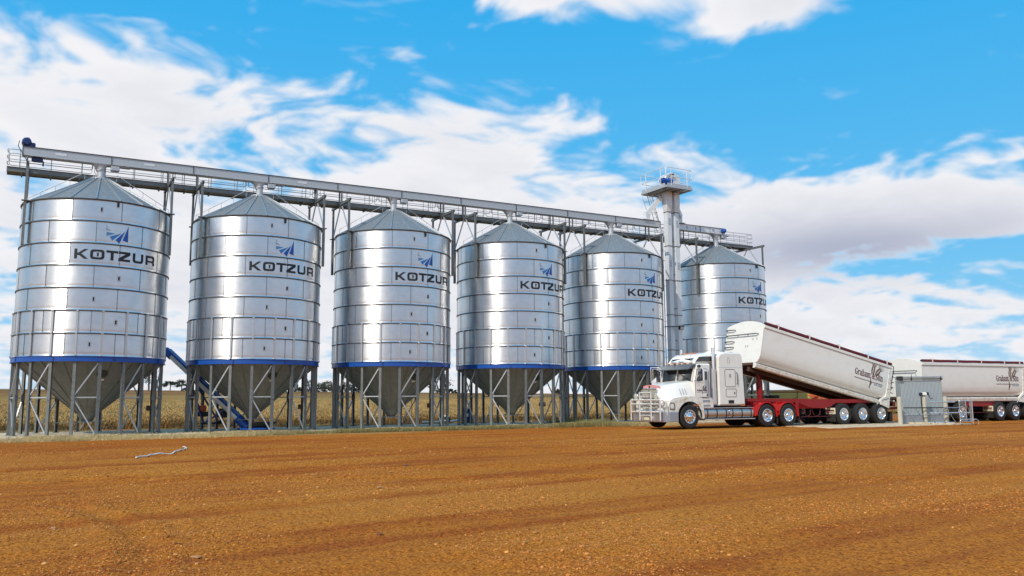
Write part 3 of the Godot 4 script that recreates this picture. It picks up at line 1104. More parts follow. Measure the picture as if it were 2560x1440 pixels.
func make_silo() -> Node3D:
	var t := thing("grain_silo", "", "silo", row(ROW_AT[0], 0), deg_to_rad(AZ), "row of steel grain silos")
	var panels := [wall_panel(1), wall_panel(2), wall_panel(3), wall_panel(4), wall_panel(5)]
	wall_meshes = panels
	for i in ROWS:
		for j in 10:
			var off := (-16.0 if i % 2 == 0 else 2.0) + 36.0 * j
			part(t, "wall_panel", panels[(i * 3 + j * 2 + (i * j) % 3) % 3], ry(off, Vector3(0, EAVE_Y - row_h * (i + 1), 0)))
	# hoops at the sheet joints, their dark colour painting in the shade there
	var hp := MB.new()
	hp.lathe([Vector2(R - 0.01, -0.014), Vector2(R + 0.030, -0.014), Vector2(R + 0.032, 0.030), Vector2(R + 0.006, 0.034)], 80)
	var hm := hp.mesh(M.hoop)
	for i in range(1, ROWS):
		part(t, "hoop", hm, Transform3D(Basis(), Vector3(0, EAVE_Y - row_h * i, 0)))
	var ev := MB.new()
	ev.lathe([Vector2(R - 0.05, -0.04), Vector2(R + 0.035, -0.04), Vector2(R + 0.05, -0.02), Vector2(R + 0.05, 0.012), Vector2(R - 0.04, 0.035)], 80)
	part(t, "eave_ring", ev.mesh(M.hoop), Transform3D(Basis(), Vector3(0, EAVE_Y, 0)))
	# ribs over the two lowest rows, in line with the legs
	var rb := MB.new()
	for s in [-1.0, 1.0]:
		rb.box(Vector3(s * 0.032, row_h, 0.020), Vector3(0.010, row_h * 2.0 - 0.05, 0.04))
	rb.box(Vector3(0, row_h, 0.034), Vector3(0.052, row_h * 2.0 - 0.05, 0.010))
	for s in [0.04, 1.0, 1.97]:
		rb.box(Vector3(0, row_h * s, 0.04), Vector3(0.075, 0.06, 0.05))
	var rm := rb.mesh(M.rib)
	for j in 20:
		var a := 10.5 + 18.0 * j
		part(t, "rib", rm, ry(a, on_wall(a, RING_Y + 0.02, 0.012)))
	# blue ring beam with joint plates
	var be := MB.new()
	be.lathe([Vector2(R - 0.09, -0.185), Vector2(R + 0.05, -0.185), Vector2(R + 0.05, -0.17), Vector2(R + 0.028, -0.165), Vector2(R + 0.028, 0.0), Vector2(R + 0.055, 0.006), Vector2(R + 0.055, 0.020), Vector2(R - 0.02, 0.020)], 80)
	var bm := be.mesh(M.blue)
	part(t, "ring_beam", bm, Transform3D(Basis(), Vector3(0, RING_Y, 0)))
	var jp := MB.new()
	jp.box(Vector3(0, -0.08, 0), Vector3(0.05, 0.16, 0.02))
	var jm := jp.mesh(M.blue_dark)
	for a in [-62.0, -23.0, 20.0, 64.0, 110.0, 160.0, 210.0, 255.0]:
		part(t, "joint_plate", jm, ry(a, on_wall(a, RING_Y, 0.033)))
	# roof panels with raised seams
	var rf := MB.new()
	var k := 3
	var lo := Vector2(R + 0.035, EAVE_Y + 0.01)
	var hi := Vector2(0.36, APEX_Y - 0.05)
	var sl := (hi - lo).normalized()
	var nl := Vector2(sl.y, -sl.x)
	rf.lathe([lo, hi], k, Transform3D(), 0.0, deg_to_rad(18.0))
	var rp := MB.new()
	var up := Vector3(0, nl.y, nl.x)
	rp.bar(Vector3(0, lo.y, lo.x) + up * 0.02, Vector3(0, hi.y, hi.x) + up * 0.02, 0.035, 0.045, up)
	var rme := rp.add_to(rf.mesh(M.roof), M.rib)
	for j in 20:
		part(t, "roof_panel", rme, ry(1.0 + 18.0 * j))
	var co := MB.new()
	co.lathe([Vector2(0.38, -0.09), Vector2(0.40, -0.09), Vector2(0.40, 0.0), Vector2(0.19, 0.03), Vector2(0.15, 0.05), Vector2(0.15, 0.40), Vector2(0.175, 0.40), Vector2(0.175, 0.44), Vector2(0.15, 0.44)], 24)
	part(t, "inlet_collar", co.mesh(M.galv), Transform3D(Basis(), Vector3(0, APEX_Y, 0)))
	# thin rails up both sides of the roof
	for s in [-1.0, 1.0]:
		var rr := MB.new()
		rr.tube([Vector3(s * (R - 0.1), EAVE_Y + 0.05, 0.2), Vector3(s * (R - 0.12), EAVE_Y + 0.34, 0.2), Vector3(s * 0.62, APEX_Y + 0.16, 0.2), Vector3(s * 0.6, APEX_Y - 0.12, 0.2)], 0.013, 6)
		for f in [0.25, 0.5, 0.75]:
			var b := Vector3(s * (R - 0.12), EAVE_Y + 0.02, 0.2).lerp(Vector3(s * 0.62, APEX_Y - 0.12, 0.2), f)
			rr.tube([b, b + Vector3(0, 0.30, 0)], 0.010, 5)
		part(t, "roof_rail", rr.mesh(M.galv))
	# small sight windows
	var wi := MB.new()
	wi.box(Vector3.ZERO, Vector3(0.062, 0.15, 0.012))
	var wim := wi.mesh(M.slot)
	var fr := MB.new()
	for s in [-1.0, 1.0]:
		fr.box(Vector3(s * 0.060, 0, 0), Vector3(0.014, 0.23, 0.016))
		fr.box(Vector3(0, s * 0.102, 0), Vector3(0.104, 0.018, 0.016))
	var frm := fr.mesh(M.rib)
	for wd in [[5.2, 0, 0.46], [4.2, 2, 0.49], [20.5, 3, 0.5], [3.0, 4, 0.48], [20.0, 5, 0.47], [2.0, 6, 0.47]]:
		var w := part(t, "sight_window", wim, ry(wd[0], on_wall(wd[0], EAVE_Y - row_h * (wd[1] + wd[2]), 0.008)))
		part(w, "frame", frm)
	var lu := MB.new()
	lu.box(Vector3(0, -0.10, 0), Vector3(0.07, 0.22, 0.05))
	part(t, "lifting_lug", lu.mesh(M.dark), ry(17.0, on_wall(17.0, EAVE_Y - 0.02, 0.03)))
	# name and emblem
	var ly := EAVE_Y - row_h * 2.0 - row_h * 0.49 - 0.195
	var let := []
	for q in [["K", -12.6, -2.6], ["O", -1.3, 9.0], ["T", 10.1, 18.9], ["Z", 19.3, 28.6], ["U", 30.7, 40.2], ["R", 42.6, 52.2]]:
		let += letter(q[0], q[1], q[2], ly, 0.39)
	part(t, "lettering", wrap_print(let, 0.0065, M.ink))
	var ey := EAVE_Y - row_h * 2.0
	var E := func(a: Array) -> Array:
		var o := []
		for p in a:
			o.append(Vector2(p[0], ey + p[1]))
		return o
	part(t, "emblem_blade", wrap_print([E.call([[9.4, 0.49], [16.2, 0.455], [9.6, 0.335]])], 0.008, M.logo_pale))
	part(t, "emblem_blade", wrap_print([E.call([[12.0, 0.32], [20.7, 0.49], [13.9, 0.165]])], 0.008, M.logo_mid))
	part(t, "emblem_blade", wrap_print([E.call([[16.2, 0.20], [23.4, 0.585], [19.4, 0.075]])], 0.0105, M.logo_dark))
	part(t, "emblem_blade", wrap_print([E.call([[25.9, 0.80], [26.0, 0.16], [21.7, 0.21]])], 0.008, M.logo_dark))
	part(t, "emblem_blade", wrap_print([E.call([[8.7, 0.67], [12.9, 0.545], [9.2, 0.56]]), E.call([[8.9, 0.77], [10.9, 0.685], [9.4, 0.69]])], 0.008, M.logo_grey))
	# hopper
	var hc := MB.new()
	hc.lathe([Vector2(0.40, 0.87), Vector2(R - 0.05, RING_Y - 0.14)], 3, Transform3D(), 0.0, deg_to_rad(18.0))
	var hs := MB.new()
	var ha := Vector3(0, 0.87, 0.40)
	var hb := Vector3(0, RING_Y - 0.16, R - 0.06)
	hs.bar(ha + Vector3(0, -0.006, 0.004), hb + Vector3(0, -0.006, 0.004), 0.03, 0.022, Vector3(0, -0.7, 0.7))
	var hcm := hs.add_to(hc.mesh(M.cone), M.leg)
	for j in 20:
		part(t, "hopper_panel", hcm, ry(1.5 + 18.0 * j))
	var ht := MB.new()
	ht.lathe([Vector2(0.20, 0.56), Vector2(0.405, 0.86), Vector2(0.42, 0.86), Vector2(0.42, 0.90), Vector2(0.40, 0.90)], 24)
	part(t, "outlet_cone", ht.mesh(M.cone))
	var sg := MB.new()
	sg.box(Vector3(0, 0.53, 0), Vector3(0.62, 0.06, 0.52))
	sg.box(Vector3(0.46, 0.53, 0.12), Vector3(0.5, 0.03, 0.03))
	sg.box(Vector3(0.46, 0.53, -0.12), Vector3(0.5, 0.03, 0.03))
	sg.box(Vector3(-0.72, 0.50, 0), Vector3(0.9, 0.025, 0.025))
	sg.tube([Vector3(-1.17, 0.50, -0.25), Vector3(-1.17, 0.50, 0.25)], 0.014, 6)
	part(t, "slide_gate", sg.mesh(M.leg))
	# round hatch in the hopper with a white sticker below
	var slope := Vector2(R - 0.05 - 0.40, RING_Y - 0.14 - 0.87).normalized()
	var hat := MB.new()
	hat.lathe([Vector2(0.0, 0.02), Vector2(0.19, 0.02), Vector2(0.21, 0.0)], 24)
	var hba := Basis(Vector3.UP, deg_to_rad(15.0)) * Basis(Vector3.RIGHT, atan2(slope.y, slope.x) + 0.0) 
	var out2 := Vector3(0, -slope.x, slope.y)
	var hz := Basis(Vector3.RIGHT, Vector3(0, -slope.x, slope.y), Vector3(0, slope.y, slope.x))
	var hp2 := Basis(Vector3.UP, deg_to_rad(15.0)) * (Vector3(0, 2.42, 0.40 + (2.42 - 0.87) * slope.x / slope.y) + out2 * 0.012)
	part(t, "hatch", hat.mesh(M.slot), Transform3D(Basis(Vector3.UP, deg_to_rad(15.0)) * hz, hp2))
	var sti := MB.new()
	sti.box(Vector3.ZERO, Vector3(0.17, 0.006, 0.10))
	var hp3 := Basis(Vector3.UP, deg_to_rad(16.5)) * (Vector3(0, 2.20, 0.40 + (2.20 - 0.87) * slope.x / slope.y) + out2 * 0.010)
	part(t, "sticker", sti.mesh(M.white), Transform3D(Basis(Vector3.UP, deg_to_rad(16.5)) * hz, hp3))
	# legs: channels with foot plates
	var lg := MB.new()
	var top := RING_Y - 0.18
	for s in [-1.0, 1.0]:
		lg.box(Vector3(s * 0.05, (top + SLAB) * 0.5, 0), Vector3(0.012, top - SLAB, 0.10))
	lg.box(Vector3(0, (top + SLAB) * 0.5, 0.044), Vector3(0.088, top - SLAB, 0.012))
	lg.box(Vector3(0, SLAB + 0.012, 0), Vector3(0.22, 0.02, 0.18))
	lg.box(Vector3(0, 1.50, 0.0), Vector3(0.13, 0.20, 0.125))
	var lm := lg.mesh(M.leg)
	var foot := func(j: int, y: float) -> Vector3: return on_wall(10.5 + 18.0 * j, y, -0.07)
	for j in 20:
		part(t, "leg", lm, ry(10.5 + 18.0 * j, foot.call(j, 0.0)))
	for j in range(0, 20, 2):
		# bay from leg j-1 to leg j
		var a0: Vector3 = foot.call(j - 1, 1.5)
		var b0: Vector3 = foot.call(j, 1.5)
		var dir := (b0 - a0).normalized()
		for e in [[a0 + dir * 0.05 + Vector3(0, 0.10, 0), foot.call(j, top - 0.06) - dir * 0.06], [a0 + dir * 0.06, b0 - dir * 0.06], [a0 + dir * 0.05 - Vector3(0, 0.10, 0), foot.call(j, 0.12) - dir * 0.06]]:
			var br := MB.new()
			br.bar(e[0], e[1], 0.045, 0.045)
			part(t, "brace", br.mesh(M.galv))
		var gu := MB.new()
		gu.box(a0 + dir * 0.05, Vector3(0.15, 0.32, 0.012), Basis(Vector3.UP, deg_to_rad(10.5 + 18.0 * j - 9.0)))
		part(t, "gusset", gu.mesh(M.leg))
	# small control box on a rear right leg
	var cb := MB.new()
	var cp: Vector3 = foot.call(6, 1.05)
	cb.cbox(cp + Vector3(-0.05, 0, 0.12), Vector3(0.34, 0.22, 0.16), 0.015)
	var cbo := part(t, "control_box", cb.mesh(M.brown))
	var sp := MB.new()
	sp.tube([cp + Vector3(0.02, -0.02, 0.21), cp + Vector3(0.02, 0.16, 0.21)], 0.03, 8)
	part(cbo, "cable_gland", sp.mesh(M.white))
	return t

const SILO_LABELS := ["large steel silo at the far left of the row, nearest and fully lettered",
	"second steel silo from the left, with the blue auger feeding under its hopper",
	"third steel silo from the left, full lettering, dark trees visible behind its legs",
	"fourth steel silo from the left, its last letter curving out of sight",
	"steel silo directly left of the bucket elevator, partly behind the truck's bull bar",
	"last steel silo, right of the bucket elevator, its hopper hidden behind the raised trailer"]

func make_silos() -> void:
	var s0 := make_silo()
	for i in 6:
		var s := s0
		if i > 0:
			s = s0.duplicate()
			s.name = numbered("grain_silo")
			add_child(s, true)
		s.position = row(ROW_AT[i], 0)
		s.rotation.y = deg_to_rad(AZ - 6.2)
		var k := 0
		for c in s.get_children():
			if String(c.name).begins_with("wall_panel"):
				c.mesh = wall_meshes[(k * 7 + i * 5 + (k * k + i) % 4) % wall_meshes.size()]
				k += 1
		s.set_meta("label", SILO_LABELS[i])
	# ladder on a rear leg of the third silo
	var la := MB.new()
	for s in [-0.16, 0.16]:
		la.tube([Vector3(s, 0.05, 0), Vector3(s, 2.3, 0)], 0.016, 6)
	for i in 8:
		la.tube([Vector3(-0.16, 0.25 + 0.26 * i, 0), Vector3(0.16, 0.25 + 0.26 * i, 0)], 0.011, 5)
	single("ladder", la.mesh(M.galv), "short steel ladder standing by a rear leg of the third silo", "ladder", row(ROW_AT[2] + 1.75, -2.0), deg_to_rad(AZ))

	# frames that carry the walkway, two to a silo
	var f0 := thing("trestle", "", "trestle", Vector3.ZERO, deg_to_rad(AZ), "steel trestles carrying the walkway")
	for s in [-1.0, 1.0]:
		var po := MB.new()
		po.bar(Vector3(0, 7.45, s * 1.22), Vector3(0, 10.72, s * 1.22), 0.075, 0.09)
		po.box(Vector3(0, EAVE_Y + 0.02, s * 1.22), Vector3(0.26, 0.03, 0.2))
		po.bar(Vector3(0.0, 7.46, s * 1.22), Vector3(0.0, EAVE_Y - 0.04, s * 1.22), 0.12, 0.10)
		part(f0, "post", po.mesh(M.leg))
		var br := MB.new()
		br.bar(Vector3(0, EAVE_Y + 0.10, s * 1.17), Vector3(0, 10.68, s * 0.12), 0.05, 0.05)
		part(f0, "brace", br.mesh(M.galv))
	var bmz := MB.new()
	for s in [-0.035, 0.035]:
		bmz.box(Vector3(s, 10.75, 0), Vector3(0.03, 0.11, 2.75))
	bmz.box(Vector3(0, 10.80, 0), Vector3(0.10, 0.02, 2.75))
	part(f0, "cross_beam", bmz.mesh(M.leg))
	var names := ["leftmost silo", "second silo", "third silo", "fourth silo", "silo left of the elevator", "silo right of the elevator"]
	for i in 6:
		for s in 2:
			var f: Node3D = f0
			if i + s > 0:
				f = f0.duplicate()
				f.name = numbered("trestle")
				add_child(f, true)
			f.position = row(ROW_AT[i] + [-2.70, 2.70][s], 0)
			f.set_meta("label", "galvanised walkway trestle on the %s side of the %s" % [["left", "right"][s], names[i]])

# ---------------------------------------------------------------- conveyors, walkway, elevator
func loop_pts(x0: float, x1: float, y0: float, y1: float, r: float) -> Array:
	var o := []
	for c in [[x1 - r, y1 - r, 90.0], [x1 - r, y0 + r, 0.0], [x0 + r, y0 + r, -90.0], [x0 + r, y1 - r, -180.0]]:
		for i in 4:
			var a := deg_to_rad(c[2] - 30.0 * i)
			o.append(Vector3(c[0] + cos(a) * r, c[1] + sin(a) * r, 0))
	return o

func tilt(xf: Transform3D, slope: float) -> Transform3D:
	return xf * Transform3D(Basis(Vector3(0, 0, 1), slope), Vector3.ZERO)

func casing(x0: float, x1: float, y0: float, y1: float, w: float, m: Material) -> ArrayMesh:
	var body := MB.new()
	body.bx(x0 + 0.012, x1 - 0.012, y0 + 0.015, y1 - 0.012, -w, w)
	body.bx(x0, x1, y0, y0 + 0.015, -w - 0.03, w + 0.03)
	var mb := MB.new()
	mb.bx(x0, x1, y1 - 0.012, y1 + 0.012, -w - 0.035, w + 0.035)
	for x in [x0, x1 - 0.012]:
		mb.bx(x, x + 0.012, y0 + 0.02, y1 - 0.02, -w - 0.028, w + 0.028)
	return mb.add_to(body.mesh(m), M.hoop)

func spout_mesh() -> MB:
	var mb := MB.new()
	var sq := []
	var ro := []
	for i in 16:
		var a := TAU * i / 16.0
		var c := Vector2(cos(a), sin(a))
		var k := maxf(absf(c.x), absf(c.y))
		sq.append(Vector3(c.x / k * 0.27, 0.0, c.y / k * 0.17))
		ro.append(Vector3(c.x * 0.15, -0.22, c.y * 0.15))
	mb.loft([sq, ro], false, true)
	mb.bx(-0.30, 0.30, 0.0, 0.022, -0.20, 0.20)
	mb.lathe([Vector2(0.148, -0.30), Vector2(0.148, -0.22)], 20)
	mb.lathe([Vector2(0.15, -0.25), Vector2(0.172, -0.25), Vector2(0.172, -0.22), Vector2(0.15, -0.22)], 20)
	return mb

func motor_mesh(r: float, l: float) -> MB:
	var mb := MB.new()
	var xf := Transform3D(Basis(Vector3(0, 0, 1), -PI / 2), Vector3.ZERO)
	mb.lathe([Vector2(0.0, -0.5 * l), Vector2(r * 0.7, -0.5 * l), Vector2(r, -0.38 * l), Vector2(r, 0.2 * l), Vector2(r * 1.12, 0.2 * l), Vector2(r * 1.12, 0.28 * l), Vector2(r * 0.6, 0.3 * l), Vector2(r * 0.45, 0.5 * l), Vector2(0, 0.5 * l)], 18, xf)
	for i in 9:
		var a := TAU * i / 9.0
		mb.box(Vector3(-0.08 * l, sin(a) * r, cos(a) * r), Vector3(0.5 * l, 0.02, 0.02))
	mb.box(Vector3(-0.05 * l, r * 0.9, r * 0.3), Vector3(0.3 * l, r * 0.5, r * 0.5))
	return mb

func make_conveyors() -> void:
	var base := tilt(ry(AZ, row(0, 0)), 0.0042)
	var spout := spout_mesh().mesh(M.galv)
	var act := MB.new()
	act.cbox(Vector3(0.56, -0.12, 0.08), Vector3(0.34, 0.20, 0.26), 0.02)
	act.bx(0.28, 1.15, -0.02, 0.02, -0.14, 0.14)
	var actm := act.mesh(M.galv)
	for w in [["main", -2.9, 30.15, 10, 0, 5, "long galvanised conveyor running over the first five silos to the elevator"], ["short", 31.25, 35.25, 2, 5, 6, "short galvanised conveyor running from the elevator to the last silo"]]:
		var t := thing("overhead_conveyor", w[6], "conveyor", Vector3.ZERO, 0.0, "overhead grain conveyors")
		t.transform = base
		var L: float = (w[2] - w[1]) / w[3]
		var y0 := 11.335
		var y1 := 11.70
		for i in w[3]:
			var x: float = w[1] + L * i
			part(t, "casing_section", casing(x + 0.001, x + L - 0.001, y0, y1, 0.18, M.galv if w[0] == "main" else M.bright))
		for s in range(w[4], w[5]):
			var so := part(t, "spout", spout, Transform3D(Basis(), Vector3(ROW_AT[s], y0 - 0.025, 0)))
			part(so, "slide_actuator", actm)
		# stands that lift the conveyor off the walkway beams
		for s in range(w[4], w[5]):
			for e in [-2.70, 2.70]:
				if w[0] == "short" and e > 0.0:
					continue
				var st := MB.new()
				for z in [-0.16, 0.16]:
					st.bar(Vector3(ROW_AT[s] + e, 10.66, z), Vector3(ROW_AT[s] + e, y0 - 0.004, z), 0.06, 0.06)
				part(t, "stand", st.mesh(M.leg))
		if w[0] == "main":
			part(t, "motor", motor_mesh(0.17, 0.5).mesh(M.blue_dark), Transform3D(Basis(Vector3.UP, PI * 0.5), Vector3(-2.76, 11.92, -0.02)))
			var gb := MB.new()
			gb.cbox(Vector3(-2.62, 11.80, 0), Vector3(0.36, 0.22, 0.28), 0.03)
			part(t, "gearbox", gb.mesh(M.blue_dark))
			var ub := MB.new()
			ub.cbox(Vector3(-2.35, 11.24, -0.05), Vector3(0.42, 0.16, 0.26), 0.04)
			ub.bx(-2.16, -2.10, 11.0, 11.2, -0.05, 0.0)
			part(t, "take_up", ub.mesh(M.blue_dark))
			var ca := MB.new()
			ca.tube([Vector3(-3.02, 11.95, 0.05), Vector3(-3.05, 11.7, 0.12), Vector3(-2.92, 11.45, 0.22), Vector3(-2.72, 11.1, 0.24), Vector3(-2.70, 10.6, 0.24)], 0.016, 6)
			part(t, "cable", ca.mesh(M.dark))
			for x in [-1.5, 1.9, 8.6]:
				var pl := MB.new()
				pl.box(Vector3(x, 11.53, 0.186), Vector3(0.42, 0.10, 0.006))
				part(t, "name_plate", pl.mesh(M.bright))
		else:
			part(t, "motor", motor_mesh(0.13, 0.34).mesh(M.blue), Transform3D(Basis(Vector3.UP, PI * 0.5), Vector3(35.0, 11.51, 0.36)))
			for x in [32.2, 32.9, 34.3]:
				var pl := MB.new()
				pl.box(Vector3(x, 11.52, 0.186), Vector3(0.05, 0.14, 0.008))
				part(t, "inspection_slot", pl.mesh(M.slot))

	# walkway behind the conveyor
	var wk := thing("walkway", "galvanised walkway with pipe handrails along the top of all six silos", "walkway")
	wk.transform = tilt(ry(AZ, row(0, 0)), 0.0042)
	var n := 13
	var x0 := -3.42
	var L := (38.05 - x0) / n
	var yb := 10.70
	for s in 2:
		var z: float = [-0.24, -0.90][s]
		for i in n:
			var x := x0 + L * i
			var tb := MB.new()
			tb.bx(x + 0.003, x + L - 0.003, yb, yb + 0.20, z - 0.006, z + 0.006)
			for q in [yb, yb + 0.188]:
				tb.bx(x + 0.003, x + L - 0.003, q, q + 0.012, z + 0.006, z + 0.05)
			part(wk, "toe_board", tb.mesh(M.leg))
			var gr := MB.new()
			var yl := yb + 0.42
			var yt := yb + 0.94
			var lp := []
			for p in loop_pts(x + 0.05, x + L - 0.05, yl, yt, 0.10):
				lp.append(p + Vector3(0, 0, z))
			gr.tube(lp, 0.017, 6, false, true)
			gr.tube([Vector3(x + 0.05, (yl + yt) * 0.5, z), Vector3(x + L - 0.05, (yl + yt) * 0.5, z)], 0.014, 6)
			for f in [0.14, 0.5, 0.86]:
				gr.tube([Vector3(x + L * f, yb + 0.02, z - 0.02), Vector3(x + L * f, yt, z - 0.02)], 0.017, 6)
			part(wk, "guard_rail", gr.mesh(M.galv))
	for i in n:
		var x := x0 + L * i
		var fl := MB.new()
		fl.bx(x + 0.002, x + L - 0.002, yb + 0.03, yb + 0.05, -0.89, -0.25)
		for k in 3:
			fl.bx(x + L * (k + 0.5) / 3.0 - 0.03, x + L * (k + 0.5) / 3.0 + 0.03, yb - 0.05, yb + 0.028, -0.93, -0.21)
		part(wk, "floor_panel", fl.mesh(M.leg))
	for e in [[x0, 1.0], [x0 + L * n, -1.0]]:
		var er := MB.new()
		for y in [yb + 0.42, yb + 0.68, yb + 0.94]:
			er.tube([Vector3(e[0] + 0.05 * e[1], y, -0.24), Vector3(e[0], y, -0.34), Vector3(e[0], y, -0.80), Vector3(e[0] + 0.05 * e[1], y, -0.90)], 0.017, 6)
		part(wk, "end_rail", er.mesh(M.galv))

func make_elevator() -> void:
	var t := thing("bucket_elevator", "tall galvanised bucket elevator with two square legs and a railed head platform", "elevator")
	t.transform = ry(AZ, row(0, 0))
	var top := 13.55
	for s in [[30.22, 30.52], [30.80, 31.10]]:
		var y := 0.05
		var n := 6
		for i in n:
			var h := (12.35 - 0.05) / n
			var mb := MB.new()
			mb.bx(s[0], s[1], y + 0.004, y + h - 0.004, 0.36, 0.70)
			var fb := MB.new()
			fb.bx(s[0] - 0.03, s[1] + 0.03, y + h - 0.03, y + h - 0.005, 0.33, 0.73)
			part(t, "leg_section", fb.add_to(mb.mesh(M.bright), M.hoop))
			y += h
		var hd := MB.new()
		var lo := []
		var hi := []
		for c in [[0, 0], [1, 0], [1, 1], [0, 1]]:
			lo.append(Vector3(lerpf(s[0], s[1], c[0]), 12.36, lerpf(0.36, 0.70, c[1])))
			hi.append(Vector3(lerpf(s[0] - 0.05, s[1] + 0.05, c[0]), 12.75, lerpf(0.30, 0.76, c[1])))
		var up := []
		for p in hi:
			up.append(Vector3(p.x, top - 0.01, p.z))
		hd.loft([lo, hi, up], true, false)
		part(t, "head_leg", hd.mesh(M.bright))
	for y in [11.55, 9.0]:
		var hb := MB.new()
		hb.bx(30.28, 30.46, y, y + 0.42, 0.702, 0.715)
		hb.bx(30.87, 31.03, y - 0.1, y + 0.32, 0.702, 0.715)
		part(t, "inspection_door", hb.mesh(M.galv))
	for y in [2.6, 4.7, 6.6, 8.6, 10.6]:
		var br := MB.new()
		br.bar(Vector3(30.52, y, 0.5), Vector3(30.80, y, 0.5), 0.05, 0.05)
		part(t, "tie_bar", br.mesh(M.leg))
	var bo := MB.new()
	bo.cbox(Vector3(30.6, 0.35, 0.53), Vector3(1.5, 0.62, 0.5), 0.03)
	part(t, "boot", bo.mesh(M.bright))
	# conduit pipes beside the left leg
	for x in [29.90, 30.04]:
		var co := MB.new()
		co.tube([Vector3(x, 0.1, 0.42), Vector3(x, 11.2, 0.42)], 0.028, 6)
		for i in 5:
			co.bar(Vector3(x - 0.14, 1.6 + 2.1 * i, 0.42), Vector3(30.22, 1.6 + 2.1 * i, 0.42), 0.02, 0.02)
		part(t, "conduit", co.mesh(M.galv))
	var arm := MB.new()
	for z in [0.56, 0.50]:
		arm.bar(Vector3(31.10, 8.9, z), Vector3(31.92, 8.95, 1.15), 0.04, 0.05)
	arm.bar(Vector3(31.10, 5.55, 0.5), Vector3(32.4, 5.62, 1.6), 0.03, 0.03)
	part(t, "tie_arm", arm.mesh(M.leg))
	# platform
	var X0 := 29.42
	var X1 := 31.42
	var Z0 := -0.72
	var Z1 := 1.62
	var dk := MB.new()
	for i in 8:
		var z := lerpf(Z0 + 0.05, Z1 - 0.05, (i + 0.5) / 8.0)
		dk.bx(X0 + 0.06, X1 - 0.06, top + 0.11, top + 0.13, z - 0.13, z + 0.13)
	part(t, "deck", dk.mesh(M.galv))
	for e in [[Vector3(X0, 0, Z0), Vector3(X1, 0, Z0)], [Vector3(X0, 0, Z1), Vector3(X1, 0, Z1)], [Vector3(X0, 0, Z0), Vector3(X0, 0, Z1)], [Vector3(X1, 0, Z0), Vector3(X1, 0, Z1)]]:
		var ed := MB.new()
		var d: Vector3 = (e[1] - e[0]).normalized() * 0.031
		ed.bar(e[0] + d + Vector3(0, top + 0.06, 0), e[1] - d + Vector3(0, top + 0.06, 0), 0.06, 0.13)
		ed.bar(e[0] * 1.0 + d * 3 + Vector3(0, top + 0.19, 0), e[1] - d * 3 + Vector3(0, top + 0.19, 0), 0.012, 0.13)
		part(t, "edge_beam", ed.mesh(M.galv))
	for x in [29.85, 30.3, 30.9]:
		var jo := MB.new()
		jo.bx(x - 0.035, x + 0.035, top - 0.02, top + 0.09, Z0 + 0.04, Z1 - 0.04)
		part(t, "joist", jo.mesh(M.galv))
	for e in [[0, X0, X1, Z1], [0, X0, X1, Z0], [1, Z0, Z1, X0], [1, Z0, Z1, X1]]:
		var gr := MB.new()
		var yl := top + 0.66
		var yt := top + 1.20
		var tr := Transform3D(Basis(), Vector3(0, 0, e[3])) if e[0] == 0 else Transform3D(Basis(Vector3(0, 0, 1), Vector3.UP, Vector3(-1, 0, 0)), Vector3(e[3], 0, 0))
		var lp := []
		for p in loop_pts(e[1] + 0.02, e[2] - 0.02, yl, yt, 0.14):
			lp.append(tr * p)
		gr.tube(lp, 0.019, 6, false, true)
		for f in [0.2, 0.8]:
			var x: float = lerpf(e[1], e[2], f)
			gr.tube([tr * Vector3(x, top + 0.05, 0.0), tr * Vector3(x, yt, 0.0)], 0.019, 6)
		part(t, "guard_rail", gr.mesh(M.bright))
	# head, motor and the chutes
	var hd := MB.new()
	var prof := []
	for i in 9:
		var a := PI * (1.0 - i / 8.0)
		prof.append(Vector2(30.62 + cos(a) * 0.60, top + 0.72 + sin(a) * 0.46))
	prof.append(Vector2(31.22, top + 0.13))
	prof.append(Vector2(30.02, top + 0.13))
	hd.prism(prof, 0.18, 0.84, 0.02)
	hd.bx(29.96, 31.28, top + 0.34, top + 0.38, 0.14, 0.88)
	part(t, "head_hood", hd.mesh(M.bright))
	var mo := part(t, "motor", motor_mesh(0.15, 0.55).mesh(M.blue), Transform3D(Basis(Vector3.UP, 0.0), Vector3(29.78, top + 0.52, 1.02)))
	part(mo, "gearbox", motor_mesh(0.18, 0.42).mesh(M.blue), Transform3D(Basis(Vector3.UP, PI * 0.5), Vector3(0.40, 0.02, -0.03)))
	var mf := MB.new()
	for x in [29.64, 30.16]:
		mf.bar(Vector3(x, top + 0.13, 1.02), Vector3(x, top + 0.40, 1.02), 0.06, 0.26)
	part(t, "motor_stand", mf.mesh(M.blue_dark))
	var gd := MB.new()
	gd.tube([Vector3(30.1, top + 0.15, 0.95), Vector3(30.12, top + 0.75, 0.95), Vector3(30.35, top + 1.0, 0.95), Vector3(30.6, top + 1.05, 0.95)], 0.05, 8)
	part(t, "drive_guard", gd.mesh(M.leg))
	for c in [[Vector3(30.06, 13.2, 0.3), Vector3(29.15, 12.2, 0.1), Vector3(29.15, 11.86, 0.1)], [Vector3(31.12, 12.75, 0.42), Vector3(31.62, 12.25, 0.2), Vector3(31.62, 11.9, 0.1)]]:
		var ch := MB.new()
		ch.bar(c[0], c[1], 0.27, 0.27, Vector3.UP)
		ch.bx(c[2].x - 0.14, c[2].x + 0.14, c[2].y, c[1].y + 0.05, c[2].z - 0.14, c[2].z + 0.14)
		ch.bx(c[2].x - 0.36, c[2].x + 0.36, c[2].y - 0.035, c[2].y + 0.002, c[2].z - 0.19, c[2].z + 0.19)
		part(t, "chute", ch.mesh(M.bright))
	# sloping access ladder behind the legs
	var la := MB.new()
	var A := Vector3(29.75, 13.5, -0.35)
	var B := Vector3(30.45, 11.3, -0.35)
